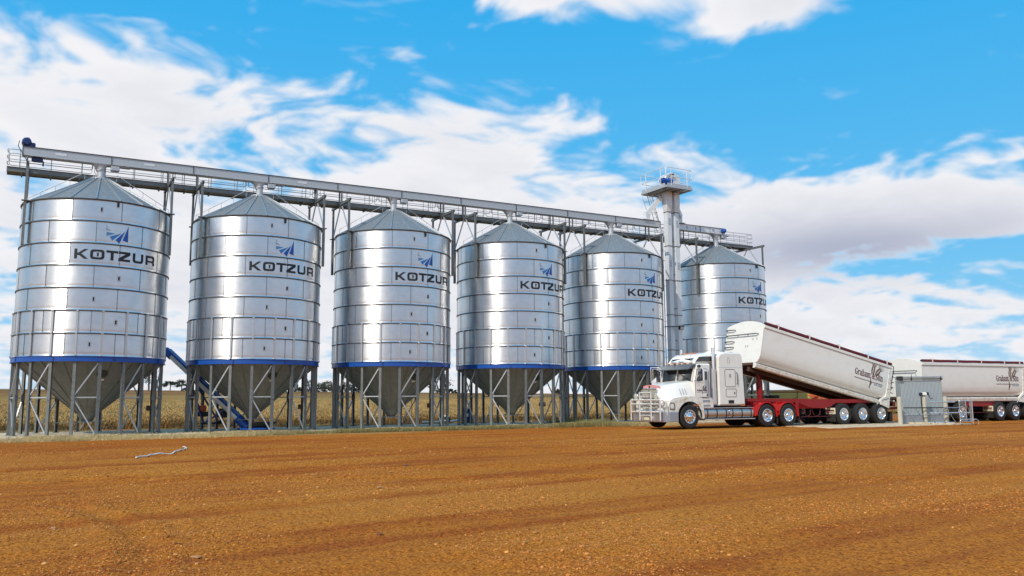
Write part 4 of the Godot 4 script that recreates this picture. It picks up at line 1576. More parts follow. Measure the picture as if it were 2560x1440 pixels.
	for z in [-0.2, 0.2]:
		la.tube([A + Vector3(0, 0, z), B + Vector3(0, 0, z)], 0.022, 6)
		la.tube([A + Vector3(-0.25, -0.2, z * 1.6), B + Vector3(-0.28, 0.4, z * 1.6)], 0.015, 6)
	for i in 9:
		var p := A.lerp(B, (i + 0.5) / 9.0)
		la.tube([p - Vector3(0, 0, 0.2), p + Vector3(0, 0, 0.2)], 0.013, 5)
		if i % 3 == 1:
			la.tube([p - Vector3(0, 0, 0.32), p + Vector3(-0.27, 0.0, -0.32), p + Vector3(-0.27, 0.0, 0.32), p + Vector3(0, 0, 0.32)], 0.012, 5)
	part(t, "access_ladder", la.mesh(M.galv))

	var fl := thing("floodlight", "black floodlight on an arm beside the elevator's right leg", "floodlight")
	fl.transform = ry(AZ, row(30.75, 1.0, 5.42))
	var ho := MB.new()
	ho.cbox(Vector3(0, 0, 0), Vector3(0.34, 0.24, 0.16), 0.03, Basis(Vector3.RIGHT, 0.35))
	part(fl, "housing", ho.mesh(M.dark))
	var le := MB.new()
	le.box(Vector3(0, -0.03, 0.083), Vector3(0.26, 0.16, 0.01), Basis(Vector3.RIGHT, 0.35))
	part(fl, "lens", le.mesh(M.lens))
	var ba := MB.new()
	ba.bar(Vector3(-0.9, 0.05, -0.42), Vector3(0, 0.08, -0.05), 0.03, 0.05)
	part(fl, "bracket", ba.mesh(M.dark))

# ---------------------------------------------------------------- truck and trailers
const TRUCK_AZ := 27.5

func truck_place(x := 0.0) -> Transform3D:
	var a := deg_to_rad(TRUCK_AZ)
	return ry(TRUCK_AZ, Vector3(7.16, 0, -38.73) + Vector3(cos(a), 0, -sin(a)) * x)

func side_axis(z: float, flip := false) -> Transform3D:
	# lathe height axis turned to z (outwards)
	return Transform3D(Basis(Vector3(1, 0, 0), -PI / 2 if flip else PI / 2), Vector3(0, 0, z))

func tyre_mesh(r: float, w: float, rim: float) -> ArrayMesh:
	var mb := MB.new()
	var prof := [Vector2(rim, -w * 0.5), Vector2(rim + 0.05, -w * 0.54), Vector2(r - 0.06, -w * 0.52), Vector2(r - 0.015, -w * 0.44), Vector2(r, -w * 0.36), Vector2(r, -w * 0.22), Vector2(r - 0.014, -w * 0.21), Vector2(r - 0.014, -w * 0.19), Vector2(r, -w * 0.18), Vector2(r, w * 0.18), Vector2(r - 0.014, w * 0.19), Vector2(r - 0.014, w * 0.21), Vector2(r, w * 0.22), Vector2(r, w * 0.36), Vector2(r - 0.015, w * 0.44), Vector2(r - 0.06, w * 0.52), Vector2(rim + 0.05, w * 0.54), Vector2(rim, w * 0.5)]
	mb.lathe(prof, 36, side_axis(0.0))
	return mb.mesh(M.rubber)

# deep = dished inwards (dual wheels), else a steer rim
func rim_mesh(rim: float, w: float, deep: bool) -> ArrayMesh:
	var mb := MB.new()
	var z := w * 0.5
	var prof: Array
	if deep:
		prof = [Vector2(rim + 0.018, z - 0.004), Vector2(rim + 0.012, z + 0.012), Vector2(rim - 0.022, z + 0.006), Vector2(rim - 0.035, z - 0.03), Vector2(rim - 0.05, z - 0.13), Vector2(rim - 0.075, z - 0.15), Vector2(rim * 0.52, z - 0.14), Vector2(rim * 0.42, z - 0.12), Vector2(rim * 0.40, z - 0.02), Vector2(rim * 0.30, z + 0.02), Vector2(0.0, z + 0.035)]
	else:
		prof = [Vector2(rim + 0.018, z - 0.004), Vector2(rim + 0.012, z + 0.012), Vector2(rim - 0.022, z + 0.006), Vector2(rim - 0.05, z - 0.035), Vector2(rim * 0.62, z + 0.005), Vector2(rim * 0.5, z + 0.018), Vector2(rim * 0.36, z + 0.02), Vector2(rim * 0.32, z + 0.07), Vector2(0.0, z + 0.085)]
	var p2 := []
	for p in prof:
		p2.append(p)
	p2.reverse()
	# the profile runs outwards along z, so the axis is turned to face +z
	var xf := Transform3D(Basis(Vector3(1, 0, 0), PI / 2), Vector3.ZERO)
	mb.lathe(prof, 28, xf, 0.0, TAU, true)
	for i in mb.n.size():
		if mb.n[i].z < -0.2:
			mb.n[i] = -mb.n[i]
	var nut := MB.new()
	for i in 10:
		var a := TAU * i / 10.0
		nut.box(Vector3(cos(a) * rim * 0.56, sin(a) * rim * 0.56, z - (0.125 if deep else -0.012)), Vector3(0.04, 0.04, 0.05), Basis(Vector3(0, 0, 1), a))
	var me := mb.mesh(M.chrome)
	nut.add_to(me, M.chrome)
	if not deep:
		var ho := MB.new()
		for i in 10:
			var a := TAU * (i + 0.5) / 10.0
			var c := Vector3(cos(a) * rim * 0.78, sin(a) * rim * 0.78, z - 0.014)
			ho.box(c, Vector3(0.035, 0.05, 0.03), Basis(Vector3(0, 0, 1), a))
		ho.add_to(me, M.dark)
	return me

var W := {}
func wheel(parent: Node, x: float, z: float, dual: bool, r := 0.52) -> void:
	var s := signf(z)
	var b := Basis() if s > 0 else Basis(Vector3.UP, PI)
	var o := part(parent, "wheel", W.tyre, Transform3D(b, Vector3(x, r, z)))
	part(o, "rim", W.deep if dual else W.steer)
	if dual:
		part(parent, "inner_wheel", W.tyre, Transform3D(b, Vector3(x, r, z - s * 0.34)))

func rrect(w: float, h: float, r: float, k := 4) -> Array:
	var o := []
	for c in [[w - r, h - r, 0.0], [-w + r, h - r, 90.0], [-w + r, -h + r, 180.0], [w - r, -h + r, 270.0]]:
		o += arc_pts(c[0], c[1], r, r, c[2], c[2] + 90.0, k)
	return o

func outline(parent: Node, called: String, x0: float, x1: float, y0: float, y1: float, z: float, r: float, m: Material, t := 0.009) -> MeshInstance3D:
	var mb := MB.new()
	var lp := []
	for p in loop_pts(x0, x1, y0, y1, r):
		lp.append(p + Vector3(0, 0, z))
	mb.tube(lp, t, 5, false, true)
	return part(parent, called, mb.mesh(m))

func text(parent: Node, called: String, s: String, font: String, height: float, m: Material, xf: Transform3D, wide := 0.0) -> MeshInstance3D:
	var tm := TextMesh.new()
	var f := SystemFont.new()
	f.font_names = PackedStringArray([font])
	f.font_weight = 700
	tm.font = f
	tm.text = s
	tm.font_size = 64
	tm.pixel_size = height / 46.0
	tm.depth = 0.004
	tm.curve_step = 4.0
	tm.material = m
	tm.horizontal_alignment = HORIZONTAL_ALIGNMENT_LEFT
	tm.vertical_alignment = VERTICAL_ALIGNMENT_BOTTOM
	if wide > 0.0:
		var w := tm.get_aabb().size.x
		if w > 0.001:
			xf = xf * Transform3D(Basis.from_scale(Vector3(wide / w, 1, 1)), Vector3.ZERO)
	return part(parent, called, tm, xf)

# the haulier's lettering with two ears of wheat, w metres wide, base line from the origin
func haulier_sign(parent: Node, xf: Transform3D, w: float) -> void:
	var u := w / 2.2
	text(parent, "lettering", "Graham", "Droid Serif", 0.35 * u, M.maroon_ink, xf * Transform3D(Basis(), Vector3(0, 0.02 * u, 0)), 1.22 * u)
	text(parent, "lettering", "&", "Droid Serif", 0.35 * u, M.maroon_ink, xf * Transform3D(Basis(), Vector3(1.34 * u, 0.02 * u, 0)), 0.24 * u)
	text(parent, "lettering", "Son", "Droid Serif", 0.35 * u, M.maroon_ink, xf * Transform3D(Basis(), Vector3(1.64 * u, 0.02 * u, 0)), 0.57 * u)
	var ln := MB.new()
	ln.bx(0.0, 1.22 * u, -0.045 * u, -0.018 * u, -0.002, 0.002)
	ln.bx(1.36 * u, 2.22 * u, -0.045 * u, -0.018 * u, -0.002, 0.002)
	part(parent, "underline", ln.mesh(M.maroon_ink), xf)
	var dash := MB.new()
	for i in 13:
		if i != 5:
			dash.bx((1.56 + 0.05 * i) * u, (1.592 + 0.05 * i) * u, -0.155 * u, (-0.10 if i % 4 else -0.08) * u, -0.0015, 0.0015)
	part(parent, "small_print", dash.mesh(M.logo_grey), xf)
	for g in [[1.36, 0.38, 1.52, 1.24], [1.61, 0.38, 2.18, 1.06]]:
		var ear := MB.new()
		var a := Vector2(g[0], g[1]) * u
		var b := Vector2(g[2], g[3]) * u
		var d := (b - a).normalized()
		var s := Vector2(-d.y, d.x)
		var L := (b - a).length()
		for i in 7:
			var wid: float = (0.6 + 0.7 * sin(PI * (i + 0.6) / 7.5)) * u
			for sd in [-1.0, 1.0]:
				var c: Vector2 = a + d * L * (0.02 + 0.085 * i) + s * sd * 0.060 * wid
				ear.prism([c - d * 0.06 * u, c + s * sd * 0.060 * wid + d * 0.03 * u, c + d * 0.12 * u, c - s * sd * 0.045 * wid + d * 0.03 * u], -0.002, 0.002)
		for i in 6:
			var q: Vector2 = a + d * L * 0.56 + s * (i - 2.5) * 0.05 * u
			var e: Vector2 = a + d * L * (1.0 - 0.05 * absf(i - 2.0)) + s * (i - 2.5) * 0.10 * u
			ear.prism([q - s * 0.017 * u, q + s * 0.017 * u, e], -0.0015, 0.0015)
		part(parent, "wheat_ear", ear.mesh(M.gold), xf * Transform3D(Basis(), Vector3(0, 0, 0.001)))
	var st := MB.new()
	st.prism([Vector2(1.26, 0.24) * u, Vector2(1.30, 0.02) * u, Vector2(1.37, -0.08) * u, Vector2(1.26, -0.24) * u, Vector2(1.20, -0.40) * u, Vector2(1.17, -0.38) * u, Vector2(1.22, -0.22) * u, Vector2(1.24, -0.08) * u], -0.0025, 0.0025)
	st.prism([Vector2(1.58, 0.36) * u, Vector2(1.78, 0.47) * u, Vector2(2.08, 0.43) * u, Vector2(1.80, 0.42) * u], -0.0025, 0.0025)
	part(parent, "wheat_stem", st.mesh(M.maroon_ink), xf * Transform3D(Basis(), Vector3(0, 0, 0.0015)))

func guard_mesh(r: float, a0: float, a1: float, z0: float, z1: float, m: Material) -> ArrayMesh:
	var mb := MB.new()
	var o := []
	var i_ := []
	for i in 15:
		var a := deg_to_rad(lerpf(a0, a1, i / 14.0))
		o.append(Vector2(cos(a), sin(a)) * r)
		i_.append(Vector2(cos(a), sin(a)) * (r - 0.025))
	for i in 14:
		var n0: Vector2 = o[i].normalized()
		var n1: Vector2 = o[i + 1].normalized()
		var N0 := Vector3(n0.x, n0.y, 0)
		var N1 := Vector3(n1.x, n1.y, 0)
		mb.quad(Vector3(o[i].x, o[i].y, z0), Vector3(o[i + 1].x, o[i + 1].y, z0), Vector3(o[i + 1].x, o[i + 1].y, z1), Vector3(o[i].x, o[i].y, z1), N0, N1, N1, N0)
		mb.quad(Vector3(i_[i].x, i_[i].y, z0), Vector3(i_[i + 1].x, i_[i + 1].y, z0), Vector3(i_[i + 1].x, i_[i + 1].y, z1), Vector3(i_[i].x, i_[i].y, z1), -N0, -N1, -N1, -N0)
		for z in [[z0, -1.0], [z1, 1.0]]:
			mb.flat(Vector3(o[i].x, o[i].y, z[0]), Vector3(o[i + 1].x, o[i + 1].y, z[0]), Vector3(i_[i + 1].x, i_[i + 1].y, z[0]), Vector3(i_[i].x, i_[i].y, z[0]), Vector3(0, 0, z[1]))
	for i in [0, 14]:
		mb.face([Vector3(o[i].x, o[i].y, z0), Vector3(o[i].x, o[i].y, z1), Vector3(i_[i].x, i_[i].y, z1), Vector3(i_[i].x, i_[i].y, z0)], Vector3(0, 0.3, 0))
	return mb.mesh(m)

func round_lamp(parent: Node, called: String, at: Vector3, r: float, face_m: Material) -> void:
	# faces the front of the truck (-x)
	var xf := Transform3D(Basis(Vector3(0, 0, 1), PI / 2), at)
	var mb := MB.new()
	mb.lathe([Vector2(0.0, -0.55 * r), Vector2(r * 0.6, -0.5 * r), Vector2(r, 0.1 * r), Vector2(r * 1.06, 0.3 * r), Vector2(r * 0.92, 0.34 * r)], 20, xf, 0.0, TAU, true)
	var o := part(parent, called, mb.mesh(M.chrome))
	var l := MB.new()
	l.lathe([Vector2(r * 0.94, 0.28 * r), Vector2(r * 0.6, 0.36 * r), Vector2(0, 0.40 * r)], 20, xf, 0.0, TAU, true)
	part(o, "lens", l.mesh(face_m))

func make_truck() -> void:
	W.tyre = tyre_mesh(0.52, 0.27, 0.29)
	W.steer = rim_mesh(0.29, 0.27, false)
	W.deep = rim_mesh(0.29, 0.27, true)
	var t := thing("semi_truck", "white bonneted semi truck with chrome bull bar and red rear mudguards", "truck")
	t.transform = truck_place()
	var hw := 1.22
	# frame
	for z in [-0.45, 0.45]:
		var ra := MB.new()
		ra.bx(-0.9, 6.6, 0.62, 0.92, z - 0.05, z + 0.05)
		part(t, "chassis_rail", ra.mesh(M.dark))
	var un := MB.new()
	un.bx(-0.5, 3.5, 0.45, 0.98, -0.85, 0.85)
	part(t, "underbody", un.mesh(M.dark))
	# bonnet: shoulders flare over the wheels and narrow to the grille
	var hood := MB.new()
	var rings := []
	for s in [[-1.14, 0.98, 1.66, 0.80, 0.52], [-1.08, 1.08, 1.79, 0.92, 0.60], [-0.84, 1.16, 1.90, 1.06, 0.72], [-0.4, 1.18, 2.00, 1.16, 0.84], [0.1, 1.18, 2.07, 1.18, 0.93], [0.46, 1.18, 2.12, 1.19, 1.02]]:
		var r := []
		var y0: float = s[1]
		var y1: float = s[2]
		var wl: float = s[3]
		var wt: float = s[4]
		for p in [Vector2(wl, y0), Vector2(wl, y0 + 0.14), Vector2(lerpf(wl, wt, 0.25), lerpf(y0, y1, 0.42)), Vector2(lerpf(wl, wt, 0.7), lerpf(y0, y1, 0.66)), Vector2(wt + 0.02, lerpf(y0, y1, 0.86)), Vector2(wt - 0.06, lerpf(y0, y1, 0.96)), Vector2(wt - 0.2, y1), Vector2(0.0, y1 + 0.02)]:
			r.append(Vector3(s[0], p.y, p.x))
		for i in range(6, -1, -1):
			var q: Vector3 = r[i]
			r.append(Vector3(q.x, q.y, -q.z))
		rings.append(r)
	hood.loft(rings, true, true)
	part(t, "bonnet", hood.mesh(M.white))
	# fenders with the wheel arch cut out
	for s in [1.0, -1.0]:
		var f := [Vector2(-1.02, 0.74), Vector2(-1.04, 1.02), Vector2(-0.98, 1.22), Vector2(-0.84, 1.32), Vector2(-0.3, 1.40), Vector2(0.46, 1.42), Vector2(0.80, 1.34), Vector2(0.86, 1.0), Vector2(0.90, 0.44), Vector2(0.80, 0.42)]
		for i in 15:
			var a := deg_to_rad(lerpf(-4.0, 184.0, i / 14.0))
			f.append(Vector2(0.08 + cos(a) * 0.67, 0.52 + sin(a) * 0.65))
		f.append(Vector2(-0.60, 0.74))
		var fe := MB.new()
		fe.prism(f, 0.72 * s, 1.235 * s, 0.0)
		part(t, "fender", fe.mesh(M.white_dusty))
		part(t, "arch_lip", guard_mesh(0.675, -2.0, 182.0, 1.15 * s, 1.245 * s, M.dark), Transform3D(Basis(), Vector3(0.08, 0.52, 0)))
		var lin_ := MB.new()
		lin_.bx(-0.5, 0.7, 0.35, 1.12, 0.62 * s, 0.70 * s)
		part(t, "inner_guard", lin_.mesh(M.dark))
		# headlamp cluster set in the front corner of the fender
		var hl := MB.new()
		hl.cbox(Vector3(-0.90, 0.99, 1.20 * s), Vector3(0.24, 0.24, 0.10), 0.03)
		var h := part(t, "headlight", hl.mesh(M.lens))
		outline(h, "surround", -1.03, -0.77, 0.85, 1.13, 1.252 * s, 0.05, M.dark, 0.012)
		var fl := MB.new()
		fl.cbox(Vector3(-1.19, 0.99, 0.98 * s), Vector3(0.06, 0.26, 0.34), 0.02)
		part(t, "front_lamp", fl.mesh(M.lens))
		var ind := MB.new()
		ind.box(Vector3(0.52, 1.02, 1.25 * s), Vector3(0.10, 0.08, 0.03))
		part(t, "indicator", ind.mesh(M.amber))
	# nose under the bonnet
	var no := MB.new()
	no.cbox(Vector3(-0.95, 0.98, 0), Vector3(0.72, 0.55, 1.62), 0.04)
	part(t, "nose", no.mesh(M.white))
	var gr := MB.new()
	for i in 22:
		var z := lerpf(-0.50, 0.50, i / 21.0)
		if absf(z) > 0.035:
			gr.box(Vector3(-1.385, 1.34, z), Vector3(0.035, 0.80 - absf(z) * 0.12, 0.018))
	part(t, "grille_bars", gr.mesh(M.alu))
	var gb := MB.new()
	gb.cbox(Vector3(-1.33, 1.32, 0), Vector3(0.09, 0.86, 1.10), 0.03)
	var gbo := part(t, "grille", gb.mesh(M.cream))
	var gf := MB.new()
	var lp := []
	for p in loop_pts(-0.55, 0.55, 0.90, 1.77, 0.14):
		lp.append(Vector3(-1.40, p.y, p.x))
	gf.tube(lp, 0.03, 8, false, true)
	gf.bar(Vector3(-1.41, 0.92, 0), Vector3(-1.41, 1.76, 0), 0.05, 0.05)
	part(gbo, "surround", gf.mesh(M.chrome))
	# translucent red deflector on the bonnet's leading edge
	var bug := MB.new()
	var b0 := []
	var b1 := []
	for i in 9:
		var z := lerpf(-0.62, 0.62, i / 8.0)
		var x := -1.34 + z * z * 0.35
		b0.append(Vector3(x, 1.80 - z * z * 0.14, z))
		b1.append(Vector3(x - 0.03, 1.93 - z * z * 0.15, z))
	for i in 8:
		bug.flat(b0[i], b0[i + 1], b1[i + 1], b1[i], Vector3(-1, 0.2, 0).normalized())
		bug.flat(b0[i] + Vector3(0.012, 0, 0), b0[i + 1] + Vector3(0.012, 0, 0), b1[i + 1] + Vector3(0.012, 0, 0), b1[i] + Vector3(0.012, 0, 0), Vector3(1, 0.2, 0).normalized())
	part(t, "bug_deflector", bug.mesh(M.bug))
	var orn := MB.new()
	orn.cbox(Vector3(-1.40, 1.82, 0), Vector3(0.06, 0.16, 0.04), 0.01)
	part(t, "ornament", orn.mesh(M.dark))
	# bumper and bull bar
	var bp := MB.new()
	var bl := []
	for e in [[-1.62, 0.0], [-1.62, 0.85], [-1.48, 1.15], [-1.20, 1.26], [-0.58, 1.26], [-0.58, 1.20], [-1.15, 1.18], [-1.15, 0.0]]:
		bl.append(Vector2(e[0], e[1]))
	for i in range(6, 0, -1):
		bl.append(Vector2(bl[i].x, -bl[i].y))
	bl.append(bl[0])
	bl.remove_at(bl.size() - 1)
	bp.prism(bl, 0.30, 0.74, 0.02, Transform3D(Basis(Vector3(1, 0, 0), Vector3(0, 0, 1), Vector3(0, 1, 0)), Vector3.ZERO))
	part(t, "bumper", bp.mesh(M.alu_dull))
	var fp := MB.new()
	fp.cbox(Vector3(-1.635, 0.50, 0), Vector3(0.02, 0.36, 2.0), 0.005)
	part(t, "bumper_face", fp.mesh(M.alu))
	var np := MB.new()
	np.cbox(Vector3(-1.66, 0.44, 0.0), Vector3(0.02, 0.12, 0.36), 0.005)
	part(t, "number_plate", np.mesh(M.cream))
	var bb := MB.new()
	var X := -1.74
	for z in [-1.08, -0.42, 0.42, 1.08]:
		bb.tube([Vector3(X, 0.36, z), Vector3(X, (1.58 if absf(z) < 0.6 else 1.26), z)], 0.044, 8)
	for y in [1.26, 1.08, 0.74]:
		bb.tube([Vector3(X + 0.01, y, -1.08), Vector3(X + 0.01, y, 1.08)], 0.038, 8)
	bb.tube([Vector3(X, 1.58, -0.42), Vector3(X, 1.58, 0.42)], 0.035, 8)
	bb.tube([Vector3(X, 1.42, -0.42), Vector3(X, 1.42, 0.42)], 0.02, 8)
	bb.tube([Vector3(X, 0.58, -0.42), Vector3(X, 0.58, 0.42)], 0.022, 8)
	for z in [-1.08, 1.08]:
		bb.tube([Vector3(X, 1.26, z), Vector3(X + 0.1, 1.24, z * 1.08), Vector3(-1.40, 1.10, z * 1.13), Vector3(-1.35, 0.60, z * 1.13)], 0.03, 8)
	for z in [-0.42, 0.42]:
		bb.bar(Vector3(X, 0.50, z), Vector3(-1.5, 0.50, z), 0.05, 0.10)
	part(t, "bull_bar", bb.mesh(M.bull))
	round_lamp(t, "driving_lamp", Vector3(-1.66, 1.42, -0.74), 0.145, M.lamp)
	round_lamp(t, "driving_lamp", Vector3(-1.66, 1.42, 0.74), 0.145, M.lamp)
	round_lamp(t, "spot_lamp", Vector3(-1.58, 0.93, -0.20), 0.105, M.lamp)
	round_lamp(t, "spot_lamp", Vector3(-1.58, 0.93, 0.22), 0.105, M.lamp)
	# cab
	var cab := MB.new()
	cab.prism([Vector2(0.40, 0.98), Vector2(0.40, 2.10), Vector2(0.56, 2.78), Vector2(0.72, 2.86), Vector2(1.36, 2.86), Vector2(1.36, 0.98)], -hw + 0.03, hw - 0.03, 0.06)
	part(t, "cab", cab.mesh(M.white))
	var gap := MB.new()
	gap.bx(1.30, 1.84, 1.0, 2.86, -0.90, 0.90)
	part(t, "cab_back", gap.mesh(M.white))
	var slp := MB.new()
	slp.prism([Vector2(1.78, 1.0), Vector2(1.78, 3.18), Vector2(1.90, 3.33), Vector2(2.2, 3.40), Vector2(3.02, 3.40), Vector2(3.18, 3.35), Vector2(3.26, 3.20), Vector2(3.34, 1.0)], -hw, hw, 0.06)
	var slo := part(t, "sleeper", slp.mesh(M.white))
	var seam := MB.new()
	for s in [-1.0, 1.0]:
		seam.bx(1.80, 3.25, 2.70, 2.712, (hw - 0.004) * s, (hw + 0.003) * s)
	part(slo, "seam", seam.mesh(M.alu_dull))
	var top := MB.new()
	var tr := []
	for s in [[0.60, 2.80, 2.94, 0.98], [0.86, 2.80, 3.22, 1.02], [1.06, 2.80, 3.33, 1.03], [1.5, 2.80, 3.38, 1.03], [1.84, 2.80, 3.40, 1.03]]:
		var r := []
		for p in [Vector2(s[3], s[1]), Vector2(s[3], lerpf(s[1], s[2], 0.70)), Vector2(s[3] - 0.06, s[2] - 0.05), Vector2(s[3] - 0.20, s[2]), Vector2(0.0, s[2] + 0.02)]:
			r.append(Vector3(s[0], p.y, p.x))
		for i in range(3, -1, -1):
			r.append(Vector3(r[i].x, r[i].y, -r[i].z))
		tr.append(r)
	top.loft(tr, true, true)
	part(t, "high_roof", top.mesh(M.white))
	# screens and windows
	var ws := MB.new()
	for s in [-1.0, 1.0]:
		ws.cbox(Vector3(0.44, 2.37, s * 0.54), Vector3(0.03, 0.56, 1.02), 0.01, Basis(Vector3(0, 0, 1), -0.23))
	part(t, "windscreen", ws.mesh(M.glass))
	var wsf := MB.new()
	wsf.bar(Vector3(0.33, 2.10, 0.0), Vector3(0.475, 2.68, 0.0), 0.03, 0.05)
	for s in [-1.0, 1.0]:
		wsf.bar(Vector3(0.36, 2.10, s * 1.08), Vector3(0.50, 2.68, s * 1.08), 0.05, 0.06)
	part(t, "windscreen_post", wsf.mesh(M.white))
	var wp := MB.new()
	for z in [0.25, -0.75]:
		wp.bar(Vector3(0.32, 2.12, z), Vector3(0.36, 2.22, z + 0.55), 0.014, 0.014)
	part(t, "wiper", wp.mesh(M.dark))
	var vi := MB.new()
	vi.prism([Vector2(0.10, 2.60), Vector2(0.12, 2.64), Vector2(0.42, 2.84), Vector2(0.58, 2.86), Vector2(0.52, 2.74)], -1.16, 1.16, 0.015)
	part(t, "sun_visor", vi.mesh(M.visor))
	for s in [1.0, -1.0]:
		var sk := MB.new()
		sk.prism([Vector2(0.66, 2.96), Vector2(0.88, 3.18), Vector2(1.76, 3.22), Vector2(1.66, 2.99)], 1.0 * s, 1.045 * s, 0.004)
		part(t, "roof_window", sk.mesh(M.glass))
	var fs := MB.new()
	fs.cbox(Vector3(0.70, 3.04, 0), Vector3(0.02, 0.22, 1.5), 0.005, Basis(Vector3(0, 0, 1), -0.66))
	part(t, "roof_screen", fs.mesh(M.glass))
	for z in [-0.8, -0.4, 0.0, 0.4, 0.8]:
		var ml := MB.new()
		ml.cbox(Vector3(0.60, 2.90, z), Vector3(0.14, 0.06, 0.12), 0.015)
		part(t, "marker_lamp", ml.mesh(M.amber))
		var m2 := MB.new()
		m2.cbox(Vector3(1.12, 3.375, z * 0.55), Vector3(0.12, 0.05, 0.10), 0.015)
		part(t, "marker_lamp", m2.mesh(M.amber))
	for s in [1.0, -1.0]:
		var d := MB.new()
		d.prism([Vector2(0.43, 1.38), Vector2(0.43, 2.10), Vector2(0.55, 2.62), Vector2(1.18, 2.62), Vector2(1.18, 1.38)], (hw - 0.03) * s, (hw + 0.012) * s, 0.008 * s)
		var door := part(t, "door", d.mesh(M.white))
		var dl := MB.new()
		var dp := [Vector3(0.43, 1.42, 0), Vector3(0.43, 2.10, 0), Vector3(0.55, 2.60, 0), Vector3(0.60, 2.63, 0), Vector3(1.12, 2.63, 0), Vector3(1.18, 2.58, 0), Vector3(1.18, 1.42, 0), Vector3(1.14, 1.375, 0), Vector3(0.47, 1.375, 0)]
		for i in dp.size():
			dp[i] += Vector3(0, 0, (hw + 0.006) * s)
		dl.tube(dp, 0.011, 5, false, true)
		part(door, "seal", dl.mesh(M.dark))
		var gl := MB.new()
		gl.prism([Vector2(0.50, 2.02), Vector2(0.52, 2.16), Vector2(0.62, 2.52), Vector2(1.10, 2.52), Vector2(1.13, 2.48), Vector2(1.13, 2.14), Vector2(0.80, 2.13), Vector2(0.74, 2.02)], (hw + 0.004) * s, (hw + 0.018) * s, 0.002 * s)
		part(door, "window", gl.mesh(M.glass))
		var hn := MB.new()
		hn.cbox(Vector3(1.09, 1.47, (hw + 0.02) * s), Vector3(0.07, 0.09, 0.02), 0.008)
		part(door, "handle", hn.mesh(M.dark))
		# steps under the door
		var sp := MB.new()
		sp.cbox(Vector3(1.02, 1.12, 1.02 * s), Vector3(0.92, 0.46, 0.36), 0.03)
		var so := part(t, "step_box", sp.mesh(M.white_dusty))
		var sh := MB.new()
		sh.box(Vector3(1.0, 1.20, 1.20 * s), Vector3(0.52, 0.10, 0.012))
		part(so, "step_slot", sh.mesh(M.alu_dull))
		var s3 := MB.new()
		s3.box(Vector3(1.0, 1.0, 1.202 * s), Vector3(0.54, 0.07, 0.012))
		part(so, "step_slot", s3.mesh(M.alu_dull))
		# exhaust with perforated shield
		var ex := MB.new()
		ex.tube([Vector3(1.57, 2.5, 1.12 * s), Vector3(1.57, 3.62, 1.12 * s)], 0.07, 14)
		var eo := part(t, "exhaust_stack", ex.mesh(M.chrome))
		var es := MB.new()
		es.tube([Vector3(1.57, 1.05, 1.10 * s), Vector3(1.57, 2.64, 1.10 * s)], 0.125, 18)
		part(eo, "shield", es.mesh(M.alu))
		var ac := MB.new()
		ac.tube([Vector3(1.40, 1.0, 0.98 * s), Vector3(1.40, 2.55, 0.98 * s)], 0.08, 16)
		part(t, "air_intake", ac.mesh(M.alu))
		# mirrors
		var mi := MB.new()
		mi.cbox(Vector3(0.62, 2.34, 1.52 * s), Vector3(0.10, 0.56, 0.20), 0.03)
		var mo := part(t, "mirror", mi.mesh(M.chrome))
		var mb2 := MB.new()
		for y in [2.66, 2.04]:
			mb2.tube([Vector3(0.48, y, 1.2 * s), Vector3(0.60, y, 1.54 * s)], 0.018, 6)
		mb2.tube([Vector3(0.60, 2.66, 1.54 * s), Vector3(0.60, 2.04, 1.54 * s)], 0.018, 6)
		mb2.tube([Vector3(0.40, 2.1, 1.2 * s), Vector3(0.52, 2.36, 1.42 * s)], 0.014, 6)
		if s < 0.0:
			mb2.tube([Vector3(0.50, 2.74, 1.2 * s), Vector3(0.06, 2.78, 1.5 * s), Vector3(0.06, 2.06, 1.5 * s), Vector3(0.45, 2.06, 1.2 * s)], 0.024, 6)
			mb2.tube([Vector3(0.50, 2.68, 1.2 * s), Vector3(0.16, 2.70, 1.48 * s), Vector3(0.16, 2.06, 1.48 * s)], 0.016, 6)
		part(mo, "bracket", mb2.mesh(M.bull))
		var sv := MB.new()
		sv.cbox(Vector3(0.56, 2.74, 1.36 * s), Vector3(0.14, 0.12, 0.12), 0.02)
		part(t, "side_lamp", sv.mesh(M.dark))
		# tool boxes on the sleeper
		var bx1 := outline(t, "locker_door", 2.16, 2.77, 1.84, 2.62, (hw + 0.002) * s, 0.07, M.slot, 0.010)
		var lk := MB.new()
		lk.box(Vector3(2.46, 2.34, (hw + 0.004) * s), Vector3(0.10, 0.16, 0.01))
		part(bx1, "latch", lk.mesh(M.alu_dull))
		var bx2 := outline(t, "locker_door", 2.19, 2.80, 1.38, 1.74, (hw + 0.002) * s, 0.06, M.slot, 0.010)
		var lk2 := MB.new()
		lk2.box(Vector3(2.70, 1.55, (hw + 0.004) * s), Vector3(0.05, 0.10, 0.01))
		part(bx2, "latch", lk2.mesh(M.dark))
		outline(t, "locker_door", 2.34, 2.46, 2.92, 3.16, (hw + 0.002) * s, 0.04, M.alu_dull, 0.008)
		var gh := MB.new()
		gh.tube([Vector3(2.84, 2.48, hw * s), Vector3(2.84, 2.48, (hw + 0.06) * s), Vector3(2.84, 1.96, (hw + 0.06) * s), Vector3(2.84, 1.96, hw * s)], 0.016, 6)
		part(t, "grab_handle", gh.mesh(M.dark))
		var ve := MB.new()
		ve.box(Vector3(2.48, 1.16, (hw + 0.003) * s), Vector3(0.32, 0.15, 0.012))
		part(t, "vent", ve.mesh(M.slot))
		var cl := MB.new()
		cl.box(Vector3(3.2, 1.0, (hw - 0.03) * s), Vector3(0.22, 0.05, 0.05))
		part(t, "clearance_lamp", cl.mesh(M.amber))
